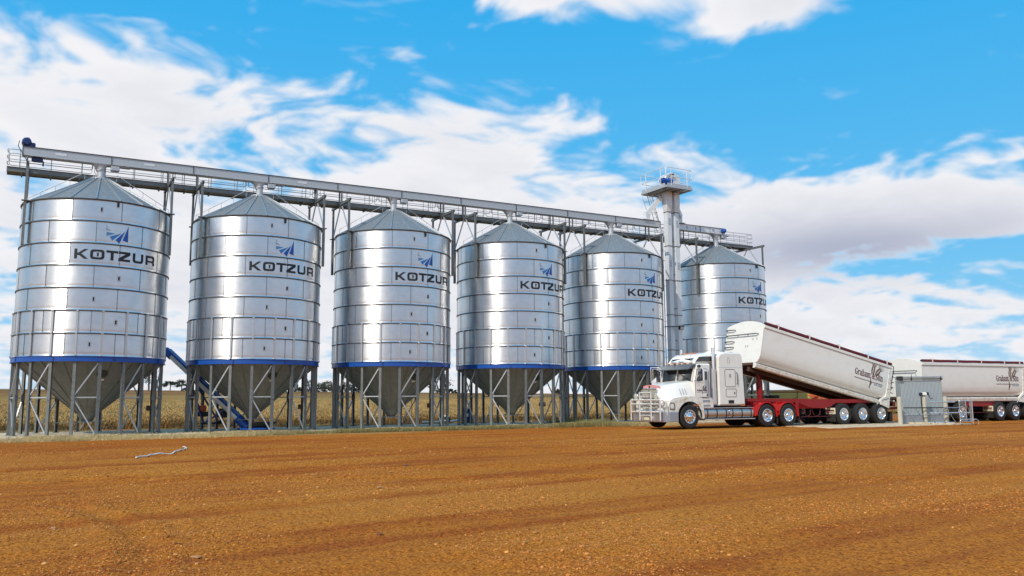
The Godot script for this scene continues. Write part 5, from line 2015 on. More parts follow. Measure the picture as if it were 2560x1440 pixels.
		# fuel tanks with straps
		for q in [[0.92, 2.34], [2.38, 3.82]]:
			var tk := MB.new()
			var rg := []
			for e in [[q[0], 0.85], [q[0] + 0.04, 1.0], [q[1] - 0.04, 1.0], [q[1], 0.85]]:
				var r := []
				for p in rrect(0.24 * e[1], 0.22 * e[1], 0.15 * e[1], 4):
					r.append(Vector3(e[0], 0.645 + p.y, 0.98 * s + p.x))
				rg.append(r)
			tk.loft(rg, true, true)
			var to := part(t, "fuel_tank", tk.mesh(M.tank))
			for f in [0.12, 0.5, 0.88]:
				var xs: float = lerpf(q[0], q[1], f)
				var stp := MB.new()
				var ra := []
				var rb := []
				for p in rrect(0.25, 0.23, 0.155, 4):
					ra.append(Vector3(xs - 0.025, 0.645 + p.y, 0.98 * s + p.x))
					rb.append(Vector3(xs + 0.025, 0.645 + p.y, 0.98 * s + p.x))
				stp.loft([ra, rb], true, true)
				part(to, "strap", stp.mesh(M.dark))
			var pl := MB.new()
			pl.bx(q[0], q[1] + 0.04, 0.375, 0.41, 0.80 * s, 1.24 * s)
			part(to, "step_plate", pl.mesh(M.alu))
			var p3 := MB.new()
			p3.bx(q[0], q[1] + 0.04, 0.875, 0.90, 0.78 * s, 1.20 * s)
			part(to, "top_plate", p3.mesh(M.alu))
		# small crest of vents on the bonnet side
		var hv := MB.new()
		for i in 3:
			hv.tube([Vector3(-0.36 + 0.15 * i, 1.76, 1.075 * s - 0.0 * s), Vector3(-0.33 + 0.15 * i, 1.62, 1.115 * s), Vector3(-0.31 + 0.15 * i, 1.50, 1.145 * s)], 0.014, 5)
		part(t, "side_vent", hv.mesh(M.alu_dull))
		# rear guards and flaps
		for x in [4.62, 5.96]:
			part(t, "mudguard", guard_mesh(0.63, -4.0, 178.0, 0.62 * s, 1.24 * s, M.red_bright), Transform3D(Basis(), Vector3(x, 0.50, 0)))
		var gp := MB.new()
		gp.prism([Vector2(4.98, 1.02), Vector2(5.60, 1.02), Vector2(5.35, 0.72), Vector2(5.22, 0.72)], 1.17 * s, 1.235 * s, 0.004)
		part(t, "guard_infill", gp.mesh(M.red_bright))
		var lf := MB.new()
		lf.prism([Vector2(3.78, 0.88), Vector2(4.0, 1.02), Vector2(4.3, 1.05), Vector2(4.05, 0.72), Vector2(3.92, 0.50), Vector2(3.86, 0.50)], 1.17 * s, 1.235 * s, 0.004)
		part(t, "guard_infill", lf.mesh(M.red_bright))
		for x in [5.28, 6.66]:
			var fp2 := MB.new()
			fp2.box(Vector3(x, 0.36, 0.93 * s), Vector3(0.015, 0.46, 0.58))
			part(t, "mud_flap", fp2.mesh(M.rubber))
	for s in [1.0, -1.0]:
		wheel(t, 0.08, 1.09 * s, false)
		wheel(t, 4.62, 1.10 * s, true)
		wheel(t, 5.96, 1.10 * s, true)
	for x in [0.08, 4.62, 5.96]:
		var ax := MB.new()
		ax.tube([Vector3(x, 0.52, -1.0), Vector3(x, 0.52, 1.0)], 0.07, 8)
		part(t, "axle", ax.mesh(M.dark))
	var tt := MB.new()
	tt.cbox(Vector3(5.1, 1.02, 0), Vector3(1.0, 0.10, 0.9), 0.03)
	part(t, "turntable", tt.mesh(M.dark))
	var aer := MB.new()
	aer.tube([Vector3(0.50, 2.86, 0.9), Vector3(0.52, 3.46, 0.9)], 0.012, 5)
	part(t, "aerial", aer.mesh(M.alu))
	for z in [-0.28, 0.28]:
		var hn := MB.new()
		hn.tube([Vector3(0.30, 2.96, z), Vector3(0.95, 2.96, z)], 0.035, 8)
		part(t, "air_horn", hn.mesh(M.chrome))
	for c in t.get_children():      # the nose sits close ahead of the front axle
		for k in ["nose", "grille", "bug_deflector", "ornament", "bumper", "number_plate", "bull_bar", "driving_lamp", "spot_lamp", "front_lamp"]:
			if String(c.name).begins_with(k):
				c.transform = Transform3D(Basis.from_scale(Vector3(0.72, 1, 1)), Vector3(-0.168, 0, 0))
				break
	haulier_sign(t, Transform3D(Basis(), Vector3(0.50, 1.60, hw + 0.017)), 0.58)
	var hs := MB.new()
	for i in 2:
		hs.tube([Vector3(3.55 + 0.1 * i, 1.0, -0.3 - 0.2 * i), Vector3(3.45, 1.6, -0.35), Vector3(3.75, 1.95, -0.35 + 0.1 * i), Vector3(4.1, 1.6, -0.3), Vector3(4.15, 1.32, -0.3)], 0.025, 6)
	part(t, "air_hose", hs.mesh(M.dark))

# body of a tipper: x runs back from the headboard, y up from the crease over the skirt
func make_body(t: Node3D, xf: Transform3D) -> void:
	var L := 8.76
	var sec := [Vector2(0.96, 0.0), Vector2(1.07, 0.05), Vector2(1.17, 0.15), Vector2(1.225, 0.32), Vector2(1.245, 0.6), Vector2(1.25, 1.0), Vector2(1.25, 1.66)]
	for s in [1.0, -1.0]:
		var mb := MB.new()
		var rings := []
		for x in [0.03, 2.2, 4.4, 6.6, L]:
			var r := []
			for p in sec:
				r.append(Vector3(x, p.y, p.x * s))
			for i in range(sec.size() - 1, -1, -1):
				r.append(Vector3(x, sec[i].y + 0.03, (sec[i].x - 0.05) * s))
			rings.append(r)
		for i in rings.size() - 1:
			for j in sec.size() - 1:
				var d: Vector2 = sec[j + 1] - sec[j]
				var n1 := Vector3(0, -d.x, d.y * s).normalized()
				var d0: Vector2 = sec[j] - sec[maxi(j - 1, 0)] if j > 0 else d
				var d2: Vector2 = sec[mini(j + 2, sec.size() - 1)] - sec[j + 1] if j + 2 < sec.size() else d
				var na := (n1 + Vector3(0, -d0.x, d0.y * s).normalized()).normalized()
				var nb := (n1 + Vector3(0, -d2.x, d2.y * s).normalized()).normalized()
				mb.quad(rings[i][j], rings[i + 1][j], rings[i + 1][j + 1], rings[i][j + 1], na, na, nb, nb)
				var q := 2 * sec.size() - 1
				mb.quad(rings[i][q - j], rings[i + 1][q - j], rings[i + 1][q - j - 1], rings[i][q - j - 1], -na, -na, -nb, -nb)
		var sp := part(t, "side_panel", mb.mesh(M.white), xf)
		if s > 0:
			haulier_sign(sp, Transform3D(Basis(), Vector3(6.20, 0.72, 1.256)), 2.02)
		var tr := MB.new()
		tr.prism([Vector2(1.22, 1.66), Vector2(1.30, 1.68), Vector2(1.30, 1.80), Vector2(1.22, 1.82)], 0.02, L + 0.02, 0.004, Transform3D(Basis(Vector3(0, 0, s), Vector3.UP, Vector3(1, 0, 0)), Vector3.ZERO))
		part(t, "top_rail", tr.mesh(M.white), xf)
		var sk := MB.new()
		sk.prism([Vector2(0.94, -0.005), Vector2(1.10, -0.05), Vector2(1.15, -0.09), Vector2(1.12, -0.24), Vector2(1.05, -0.27), Vector2(0.94, -0.27)], -0.12, L - 0.55, 0.006, Transform3D(Basis(Vector3(0, 0, s), Vector3.UP, Vector3(1, 0, 0)), Vector3.ZERO))
		part(t, "skirt_rail", sk.mesh(M.white_dusty), xf)
	# headboard with a domed top
	var hb := []
	for p in sec:
		hb.append(Vector2(p.x, p.y))
	hb.append(Vector2(1.25, 1.84))
	for i in range(1, 10):
		var z := lerpf(1.25, -1.25, i / 10.0)
		hb.append(Vector2(z, 1.84 + 0.24 * (1.0 - pow(z / 1.25, 2.0))))
	hb.append(Vector2(-1.25, 1.84))
	for i in range(sec.size() - 1, -1, -1):
		hb.append(Vector2(-sec[i].x, sec[i].y))
	var zx := Transform3D(Basis(Vector3(0, 0, 1), Vector3.UP, Vector3(-1, 0, 0)), Vector3.ZERO)
	var fb := MB.new()
	fb.prism(hb, -0.06, 0.03, 0.015, zx)
	var head := part(t, "headboard", fb.mesh(M.white), xf)
	for q in [[1.66, -1.20, -0.62], [1.38, -1.16, 0.98], [1.08, -1.20, -0.62], [0.80, -1.20, -0.62], [0.53, -1.18, -0.60]]:
		var rg := MB.new()
		rg.tube([Vector3(-0.03, q[0], q[1]), Vector3(-0.15, q[0], q[1] + 0.03), Vector3(-0.15, q[0], q[2] - 0.03), Vector3(-0.03, q[0], q[2])], 0.028, 6)
		if q[2] > 0.0:
			for z in [-0.4, 0.3]:
				rg.tube([Vector3(-0.03, q[0], z), Vector3(-0.15, q[0], z)], 0.018, 6)
		part(head, "rung", rg.mesh(M.leg))
	for q in [[1.15, 0.65], [1.15, 0.92], [0.82, 0.22], [0.82, 0.36]]:
		var lu := MB.new()
		lu.box(Vector3(-0.04, q[0], q[1]), Vector3(0.03, 0.09, 0.03))
		part(head, "lug", lu.mesh(M.alu_dull))
	# floor, runners, tail
	var fl := MB.new()
	fl.bx(0.0, L - 0.3, -0.10, 0.0, -0.93, 0.93)
	for z in [-0.42, 0.42]:
		fl.bx(0.1, L - 0.4, -0.36, -0.102, z - 0.09, z + 0.09)
	for i in 9:
		fl.bx(0.4 + i * 0.95, 0.48 + i * 0.95, -0.22, -0.104, -0.92, 0.92)
	part(t, "floor_frame", fl.mesh(M.under), xf)
	var ta := MB.new()
	var tb := []
	for p in hb:
		tb.append(Vector2(p.x * 0.985, minf(p.y, 1.80)))
	ta.prism(tb, -L - 0.03, -L + 0.02, 0.01, zx)
	part(t, "tailgate", ta.mesh(M.white), xf)
	for s in [1.0, -1.0]:
		var po := MB.new()
		po.prism([Vector2(L - 0.10, 1.72), Vector2(L + 0.10, 1.72), Vector2(L + 0.10, -0.38), Vector2(L - 0.55, -0.30), Vector2(L - 0.55, -0.05), Vector2(L - 0.20, 0.20)], 1.14 * s, 1.27 * s, 0.006 * s)
		part(t, "tail_post", po.mesh(M.white_dusty), xf)
		var ram := MB.new()
		ram.tube([Vector3(L - 0.75, -0.34, 1.20 * s), Vector3(L - 0.35, 0.02, 1.275 * s), Vector3(L - 0.02, 0.12, 1.275 * s)], 0.028, 6)
		part(t, "tailgate_latch", ram.mesh(M.galv), xf)
	var la := MB.new()
	la.tube([Vector3(L + 0.02, 1.86, 1.15), Vector3(L + 0.32, 1.84, 1.15), Vector3(L + 0.34, 1.6, 1.15), Vector3(L + 0.16, 0.0, 1.15)], 0.022, 6)
	for i in 5:
		var y := 1.30 - 0.28 * i
		la.tube([Vector3(L + 0.10, y, 1.15), Vector3(L + 0.46 - 0.02 * i, y, 1.15)], 0.020, 6)
	part(t, "rear_ladder", la.mesh(M.dark), xf)
	# rolled tarpaulin along the near top edge, held by white straps
	var tp := MB.new()
	var pts := []
	for i in 13:
		pts.append(Vector3(lerpf(0.16, L + 0.06, i / 12.0), 1.905 + 0.006 * sin(i * 2.3), 1.20))
	tp.tube(pts, 0.075, 10)
	var tpo := part(t, "tarp_roll", tp.mesh(M.tarp_red), xf)
	var cap := MB.new()
	cap.tube([Vector3(0.06, 1.905, 1.20), Vector3(0.16, 1.905, 1.20)], 0.055, 8)
	part(tpo, "crank_end", cap.mesh(M.dark))
	for x in [0.85, 2.9, 4.95, 7.0, 8.4]:
		var st := MB.new()
		st.bx(x - 0.03, x + 0.03, 1.78, 2.03, 1.302, 1.315)
		st.bx(x - 0.03, x + 0.03, 2.015, 2.03, 1.10, 1.302)
		part(tpo, "strap", st.mesh(M.white))
	# inner cover over the load space, sagging a little
	var cv := MB.new()
	for i in 8:
		var a := lerpf(0.05, L - 0.05, i / 8.0)
		var b := lerpf(0.05, L - 0.05, (i + 1) / 8.0)
		cv.flat(Vector3(a, 1.74, -1.2), Vector3(b, 1.74, -1.2), Vector3(b, 1.78, 1.2), Vector3(a, 1.78, 1.2), Vector3.UP)
	part(t, "load_cover", cv.mesh(M.tarp_red), xf)

func trailer_gear(t: Node3D, axles: Array, plate_x: float) -> void:
	for x in axles:
		for s in [1.0, -1.0]:
			wheel(t, x, 1.10 * s, true, 0.51)
		var ax := MB.new()
		ax.tube([Vector3(x, 0.51, -1.0), Vector3(x, 0.51, 1.0)], 0.075, 8)
		part(t, "axle", ax.mesh(M.dark))
	for s in [1.0, -1.0]:
		var fr := MB.new()
		fr.cbox(Vector3(plate_x, 0.665, 0.96 * s), Vector3(0.03, 0.30, 0.60), 0.01)
		var f := part(t, "mud_flap", fr.mesh(M.cream))
		var b := MB.new()
		b.box(Vector3(plate_x - 0.02, 0.69, 0.96 * s), Vector3(0.012, 0.07, 0.50))
		b.box(Vector3(plate_x - 0.02, 0.59, 0.96 * s), Vector3(0.012, 0.025, 0.44))
		part(f, "print_band", b.mesh(M.maroon))
		var lf := MB.new()
		lf.box(Vector3(plate_x + 0.008, 0.34, 0.96 * s), Vector3(0.015, 0.36, 0.58))
		part(t, "lower_flap", lf.mesh(M.rubber))

func make_trailers() -> void:
	# first trailer, body raised
	var a := thing("tipper_trailer", "front white tipper trailer, body raised on its red chassis, hitched to the truck", "trailer", Vector3.ZERO, 0.0, "white tipper trailers of the road train")
	a.transform = truck_place()
	for z in [-0.52, 0.52]:
		var ra := MB.new()
		ra.prism([Vector2(3.55, 1.12), Vector2(3.55, 1.30), Vector2(6.7, 1.28), Vector2(13.3, 1.20), Vector2(13.3, 0.92), Vector2(9.1, 0.92), Vector2(8.6, 0.80), Vector2(6.95, 0.80), Vector2(6.55, 1.10)], z - 0.06, z + 0.06, 0.006)
		part(a, "chassis_rail", ra.mesh(M.red))
	# outer red side beam and gussets seen from the side
	for s in [1.0, -1.0]:
		var sb := MB.new()
		sb.prism([Vector2(3.6, 1.17), Vector2(3.6, 1.30), Vector2(12.2, 1.22), Vector2(12.4, 1.06), Vector2(9.3, 1.05), Vector2(9.05, 0.90), Vector2(8.5, 0.80), Vector2(7.5, 0.86), Vector2(6.82, 1.10)], 0.98 * s, 1.03 * s, 0.006 * s)
		part(a, "side_beam", sb.mesh(M.red))
		var lg := MB.new()
		lg.cbox(Vector3(6.72, 0.78, 0.98 * s), Vector3(0.18, 0.92, 0.16), 0.01)
		lg.box(Vector3(6.72, 0.30, 0.98 * s), Vector3(0.30, 0.03, 0.26))
		part(a, "landing_leg", lg.mesh(M.red))
		var hz := MB.new()
		for q in [[7.2, 7.65], [7.75, 8.3]]:
			hz.tube([Vector3(q[0], 0.95, 0.95 * s), Vector3(q[0] + 0.1, 0.55, 0.95 * s), Vector3((q[0] + q[1]) * 0.5, 0.42, 0.95 * s), Vector3(q[1], 0.50, 0.95 * s), Vector3(q[1] + 0.05, 0.9, 0.95 * s)], 0.018, 6)
		part(a, "air_hose", hz.mesh(M.maroon))
		var tb := MB.new()
		tb.bx(7.1, 8.8, 0.40, 0.43, 0.90 * s, 0.97 * s)
		tb.bar(Vector3(8.55, 0.86, 0.98 * s), Vector3(8.95, 0.42, 0.98 * s), 0.05, 0.05)
		part(a, "guard_bar", tb.mesh(M.maroon))
	for x in [4.0, 5.2, 6.4, 7.8, 9.2, 11.0, 13.1]:
		var cm := MB.new()
		cm.bx(x, x + 0.12, 0.98, 1.16, -1.0, 1.0)
		part(a, "cross_member", cm.mesh(M.red))
	var tk := MB.new()
	tk.tube([Vector3(7.4, 0.68, -0.35), Vector3(8.3, 0.68, -0.35)], 0.17, 12)
	part(a, "air_tank", tk.mesh(M.dark))
	for q in [[5.6, 0.0], [6.05, 0.2]]:
		var bk := MB.new()
		bk.cbox(Vector3(q[0], 1.38, q[1]), Vector3(0.34, 0.14, 0.5), 0.02)
		part(a, "rubber_stop", bk.mesh(M.rubber))
	var hoist := MB.new()
	hoist.tube([Vector3(5.42, 0.95, 0), Vector3(5.36, 2.05, 0)], 0.145, 16)
	hoist.tube([Vector3(5.36, 2.05, 0), Vector3(5.31, 2.92, 0)], 0.115, 16)
	hoist.lathe([Vector2(0.115, -0.04), Vector2(0.16, -0.04), Vector2(0.16, 0.04), Vector2(0.115, 0.04)], 16, Transform3D(Basis(), Vector3(5.36, 2.05, 0)))
	part(a, "hoist_ram", hoist.mesh(M.red))
	trailer_gear(a, [9.65, 10.98, 12.32], 9.02)
	var rp := MB.new()
	rp.cbox(Vector3(13.45, 0.98, 0), Vector3(0.12, 0.24, 2.3), 0.02)
	part(a, "rear_bar", rp.mesh(M.maroon))
	for s in [1.0, -1.0]:
		var tl := MB.new()
		tl.cbox(Vector3(13.52, 1.12, 0.7 * s), Vector3(0.04, 0.10, 0.8), 0.01)
		part(a, "tail_lamp", tl.mesh(M.cream))
		var rf := MB.new()
		rf.box(Vector3(13.1, 0.34, 0.96 * s), Vector3(0.015, 0.5, 0.56))
		part(a, "mud_flap", rf.mesh(M.rubber))
	make_body(a, Transform3D(Basis(Vector3(0, 0, 1), deg_to_rad(-12.0)), Vector3(4.28, 2.97, 0)))

	# dolly under the front of the second trailer
	var d := thing("trailer_dolly", "red two-axle dolly under the front of the second trailer, behind the mesh gate", "dolly")
	d.transform = truck_place()
	for z in [-0.45, 0.45]:
		var ra := MB.new()
		ra.bx(16.6, 19.5, 0.72, 0.92, z - 0.05, z + 0.05)
		part(d, "chassis_rail", ra.mesh(M.red))
	var db := MB.new()
	db.bar(Vector3(13.9, 0.72, 0), Vector3(16.7, 0.80, 0.42), 0.10, 0.12)
	db.bar(Vector3(13.9, 0.72, 0), Vector3(16.7, 0.80, -0.42), 0.10, 0.12)
	part(d, "drawbar", db.mesh(M.red))
	for x in [17.25, 18.65]:
		for s in [1.0, -1.0]:
			wheel(d, x, 1.10 * s, true, 0.51)
		var ax := MB.new()
		ax.tube([Vector3(x, 0.51, -1.0), Vector3(x, 0.51, 1.0)], 0.075, 8)
		part(d, "axle", ax.mesh(M.dark))
	var tt := MB.new()
	tt.cbox(Vector3(17.95, 0.96, 0), Vector3(1.1, 0.08, 0.95), 0.03)
	part(d, "turntable", tt.mesh(M.dark))
	for s in [1.0, -1.0]:
		var mf := MB.new()
		mf.tube([Vector3(19.35, 0.9, 1.0 * s), Vector3(19.45, 0.6, 1.1 * s), Vector3(19.42, 0.3, 1.05 * s)], 0.02, 6)
		part(d, "air_hose", mf.mesh(M.gold))

	# second trailer, body down
	var b := thing("tipper_trailer", "rear white tipper trailer with its body lowered, running out of view on the right", "trailer", Vector3.ZERO, 0.0, "white tipper trailers of the road train")
	b.transform = truck_place()
	for z in [-0.52, 0.52]:
		var ra := MB.new()
		ra.bx(15.9, 25.0, 0.98, 1.10, z - 0.06, z + 0.06)
		part(b, "chassis_rail", ra.mesh(M.red))
	for s in [1.0, -1.0]:
		var sb := MB.new()
		sb.prism([Vector2(18.9, 0.80), Vector2(18.9, 1.06), Vector2(21.95, 1.06), Vector2(21.7, 0.86), Vector2(21.2, 0.80)], 1.0 * s, 1.05 * s, 0.006 * s)
		part(b, "side_beam", sb.mesh(M.red))
		var gbz := MB.new()
		gbz.bx(19.6, 21.3, 0.44, 0.47, 0.90 * s, 0.97 * s)
		part(b, "guard_bar", gbz.mesh(M.maroon))
		var lg := MB.new()
		lg.cbox(Vector3(19.9, 0.72, 0.72 * s), Vector3(0.16, 0.6, 0.16), 0.01)
		part(b, "landing_leg", lg.mesh(M.maroon))
	trailer_gear(b, [22.0, 23.36, 24.72], 21.30)
	make_body(b, Transform3D(Basis(), Vector3(15.58, 1.33, 0)))

# ---------------------------------------------------------------- the rest of the yard
func make_auger() -> void:
	var t := thing("grain_auger", "blue and white mobile grain auger leaning up behind the second silo", "auger")
	t.transform = ry(AZ, row(0, 0))
	var p0 := Vector3(6.35, 0.30, -0.25)
	var p1 := Vector3(3.32, 3.62, -3.0)
	var d := (p1 - p0).normalized()
	var side := d.cross(Vector3.UP).normalized()
	var up := side.cross(d).normalized()
	var tu := MB.new()
	tu.tube([p0, p1 - d * 0.2], 0.15, 14)
	part(t, "tube", tu.mesh(M.white))
	var cv := MB.new()
	cv.bar(p0 + up * 0.13, p1 + up * 0.13, 0.30, 0.09, up)
	part(t, "top_cover", cv.mesh(M.blue))
	var he := MB.new()
	he.tube([p1 - d * 0.35, p1 + d * 0.05, p1 + d * 0.1 + Vector3(-0.12, -0.12, -0.1), p1 + Vector3(-0.2, -0.45, -0.18)], 0.19, 12)
	part(t, "head_spout", he.mesh(M.blue))
	for i in 4:
		var pr := MB.new()
		var c: Vector3 = p1 - d * (0.75 + 0.32 * i) + side * 0.151 - up * 0.03
		pr.box(c, Vector3(0.20, 0.07, 0.006), Basis(-d, up, side))
		part(t, "print_mark", pr.mesh(M.ink))
	var bo := MB.new()
	bo.tube([p0 + d * 0.4, p0 - d * 0.25], 0.22, 14)
	part(t, "boot", bo.mesh(M.blue))
	var ho := MB.new()
	var lo := []
	var hi := []
	for c in [[-1, -1], [1, -1], [1, 1], [-1, 1]]:
		lo.append(Vector3(6.95 + c[0] * 0.35, 0.10, c[1] * 0.25))
		hi.append(Vector3(7.0 + c[0] * 0.62, 0.40, c[1] * 0.52))
	ho.loft([lo, hi], true, false)
	part(t, "hopper", ho.mesh(M.dark))
	var sk := MB.new()
	sk.cbox(Vector3(6.8, 0.10, 0.32), Vector3(1.5, 0.09, 0.2), 0.02)
	sk.cbox(Vector3(6.8, 0.10, -0.32), Vector3(1.5, 0.09, 0.2), 0.02)
	part(t, "skid", sk.mesh(M.blue))
	# wheeled frame
	var ax := p0.lerp(p1, 0.40)
	ax.y = 0.34
	for s in [1.0, -1.0]:
		var w := MB.new()
		w.lathe([Vector2(0.16, -0.09), Vector2(0.27, -0.10), Vector2(0.33, -0.05), Vector2(0.33, 0.05), Vector2(0.27, 0.10), Vector2(0.16, 0.09), Vector2(0.0, 0.05)], 20, Transform3D(Basis(Vector3(0, 0, 1), Vector3(side.x, 0, side.z) * 1.0, Vector3(-side.z, 0, side.x)), ax + side * 0.75 * s))
		part(t, "wheel", w.mesh(M.rubber))
		var lg := MB.new()
		lg.bar(ax + side * 0.62 * s, p0.lerp(p1, 0.66) + side * 0.12 * s - up * 0.14, 0.06, 0.08)
		lg.bar(ax + side * 0.62 * s, p0.lerp(p1, 0.22) + side * 0.12 * s - up * 0.12, 0.06, 0.08)
		part(t, "frame_leg", lg.mesh(M.blue_dark))
	var xb := MB.new()
	xb.bar(ax - side * 0.75, ax + side * 0.75, 0.08, 0.08)
	part(t, "axle", xb.mesh(M.dark))
	var en := MB.new()
	en.cbox(p0.lerp(p1, 0.52) + side * 0.42 - Vector3(0.25, 1.02, 0), Vector3(0.34, 0.28, 0.30), 0.04)
	part(t, "engine", en.mesh(M.orange))
	var em := MB.new()
	em.cbox(p0.lerp(p1, 0.52) + side * 0.42 - Vector3(0.2, 1.28, 0), Vector3(0.62, 0.22, 0.42), 0.03)
	em.cbox(p0.lerp(p1, 0.30) + side * 0.3 - Vector3(0, 0.5, 0), Vector3(0.5, 0.42, 0.36), 0.05)
	part(t, "engine_mount", em.mesh(M.dark))
	var pu := MB.new()
	pu.cbox(p0.lerp(p1, 0.55) + side * 0.22 - up * 0.16, Vector3(0.5, 0.42, 0.2), 0.06)
	part(t, "belt_guard", pu.mesh(M.blue))

func make_hut() -> void:
	var hx := 19.50
	var hz := -42.85
	var t := thing("sampling_hut", "small corrugated steel hut with a flat roof standing in front of the rear trailer", "hut", Vector3(hx, 0, hz))
	var w := 2.05
	var H := 2.16
	var fs := MB.new()
	var n := 30
	for i in n * 2:
		var a := w * i / (n * 2.0)
		var b := w * (i + 1) / (n * 2.0)
		var za := -0.012 if i % 2 == 0 else 0.012
		var zb := -za
		var nn := Vector3(-(zb - za), 0, b - a).normalized()
		fs.flat(Vector3(a, 0.42, za), Vector3(b, 0.42, zb), Vector3(b, H, zb), Vector3(a, H, za), nn)
	part(t, "front_sheet", fs.mesh(M.corr))
	var kp := MB.new()
	kp.bx(0.0, w, 0.03, 0.41, -0.02, 0.014)
	part(t, "kick_panel", kp.mesh(M.alu_dull))
	for x in [0.0, w]:
		var sd := MB.new()
		sd.prism([Vector2(-0.02, 0.03), Vector2(-0.02, H), Vector2(-0.55, H), Vector2(-0.55, 0.9), Vector2(-0.30, 0.03)], x - 0.012, x + 0.012, 0.0, Transform3D(Basis(Vector3(0, 0, 1), Vector3.UP, Vector3(1, 0, 0)), Vector3.ZERO))
		part(t, "side_sheet", sd.mesh(M.corr))
	var bk := MB.new()
	bk.bx(0.013, w - 0.013, 0.03, H, -0.56, -0.54)
	part(t, "back_sheet", bk.mesh(M.corr))
	var rf := MB.new()
	rf.cbox(Vector3(w * 0.5, H + 0.16, -0.26), Vector3(w + 0.10, 0.05, 0.72), 0.01)
	rf.bx(-0.04, 0.0, H + 0.02, H + 0.135, -0.5, 0.08)
	part(t, "roof", rf.mesh(M.alu_dull))
	var ra := MB.new()
	ra.tube([Vector3(-0.04, H + 0.06, 0.07), Vector3(w + 0.04, H + 0.06, 0.07)], 0.035, 8)
	for x in [0.08, 0.55, w - 0.03]:
		ra.bx(x - 0.025, x + 0.025, H, H + 0.20, 0.0, 0.06)
	part(t, "roof_rail", ra.mesh(M.dark))
	var en := MB.new()
	en.cbox(Vector3(-0.03, H + 0.10, 0.0), Vector3(0.20, 0.20, 0.34), 0.02)
	part(t, "gutter_end", en.mesh(M.dark))

	var wd := ["round concrete post at the hut's left front corner", "round concrete post before the hut's middle, carrying the sampler head", "round concrete post at the hut's right front corner"]
	var px := [19.06, 20.28, 21.32]
	for i in 3:
		var b := MB.new()
		b.lathe([Vector2(0.115, 0.0), Vector2(0.105, 1.28), Vector2(0.09, 1.33), Vector2(0.0, 1.345)], 18)
		single("bollard", b.mesh(M.bollard), wd[i], "bollard", Vector3(px[i], 0, -42.15), 0.0, "concrete posts round the hut")
	var s := thing("sampler", "small white and black sampling head with a crank, on top of the middle post", "sampler", Vector3(20.28, 1.35, -42.15))
	var bo := MB.new()
	bo.cbox(Vector3(0.0, 0.12, 0.02), Vector3(0.26, 0.16, 0.2), 0.03)
	part(s, "housing", bo.mesh(M.white))
	var cr := MB.new()
	cr.cbox(Vector3(-0.14, 0.10, 0.02), Vector3(0.10, 0.18, 0.22), 0.02)
	cr.cbox(Vector3(0.17, 0.14, 0.02), Vector3(0.10, 0.14, 0.2), 0.02)
	cr.tube([Vector3(0.2, 0.10, 0.06), Vector3(0.27, -0.10, 0.10), Vector3(0.36, -0.10, 0.12)], 0.02, 6)
	cr.bx(-0.05, 0.05, 0.0, 0.05, -0.03, 0.05)
	part(s, "crank", cr.mesh(M.dark))
	var ho := MB.new()
	ho.tube([Vector3(-0.16, 0.08, 0.08), Vector3(-0.19, -0.3, 0.13), Vector3(-0.17, -0.9, 0.13), Vector3(-0.12, -1.32, 0.14)], 0.025, 8)
	part(s, "hose", ho.mesh(M.dark))

	var g := thing("pipe_barrier", "low barrier of dark and galvanised pipes with slanting struts in front of the hut", "barrier", Vector3(19.06, 0, -42.0))
	for y in [0.80, 0.46]:
		var r := MB.new()
		r.tube([Vector3(0.08, y, 0.10), Vector3(2.4, y, 0.10)], 0.026, 8)
		part(g, "rail", r.mesh(M.dark if y > 0.6 else M.alu_dull))
	for i in 5:
		var r := MB.new()
		var x := 0.15 + 0.5 * i
		r.tube([Vector3(x, 0.80, 0.12), Vector3(x + 0.36, 0.04, 0.30)], 0.018, 6)
		part(g, "strut", r.mesh(M.leg))
	for q in [[1.26, 2.55, 1.07], [1.26, 3.25, 0.55], [1.20, 2.5, 0.08]]:
		var r := MB.new()
		r.tube([Vector3(q[0], q[2], 0.24), Vector3(q[1], q[2], 0.24)], 0.03, 8)
		part(g, "rail", r.mesh(M.alu))
	var fo := MB.new()
	fo.cbox(Vector3(0.75, 0.05, 0.20), Vector3(1.0, 0.10, 0.2), 0.02)
	fo.cbox(Vector3(1.85, 0.03, 0.25), Vector3(1.1, 0.06, 0.3), 0.02)
	part(g, "footing", fo.mesh(M.crete))

	var m := thing("mesh_gate", "free-standing galvanised gate panel with upright bars, right of the hut", "gate", Vector3(21.72, 0, -41.6))
	var fr := MB.new()
	var lp := []
	for p in loop_pts(0.0, 0.62, 0.14, 1.12, 0.05):
		lp.append(p)
	fr.tube(lp, 0.022, 8, false, true)
	fr.tube([Vector3(0.31, 0.14, 0), Vector3(0.31, 1.12, 0)], 0.018, 6)
	part(m, "frame", fr.mesh(M.alu))
	for i in 8:
		var x := 0.35 + 0.25 * (i + 0.5) / 8.0 if i > 3 else 0.05 + 0.22 * (i + 0.5) / 4.0
		var b := MB.new()
		b.tube([Vector3(x, 0.16, 0), Vector3(x, 1.10, 0)], 0.007, 5)
		part(m, "bar", b.mesh(M.galv))
	var st := MB.new()
	st.tube([Vector3(-0.12, 0.0, 0.2), Vector3(-0.12, 0.16, 0.2), Vector3(-0.05, 0.24, 0.2), Vector3(0.68, 0.24, 0.2), Vector3(0.76, 0.16, 0.2), Vector3(0.76, 0.0, 0.2)], 0.022, 8)
	st.tube([Vector3(0.5, 0.24, 0.2), Vector3(0.5, 0.0, 0.2)], 0.02, 6)
	for x in [0.0, 0.62]:
		st.tube([Vector3(x, 0.16, 0.0), Vector3(x, 0.24, 0.2)], 0.018, 6)
		st.tube([Vector3(x, 0.16, 0.0), Vector3(x, 0.0, 0.0)], 0.018, 6)
	part(m, "stand", st.mesh(M.alu))
	var w2 := MB.new()
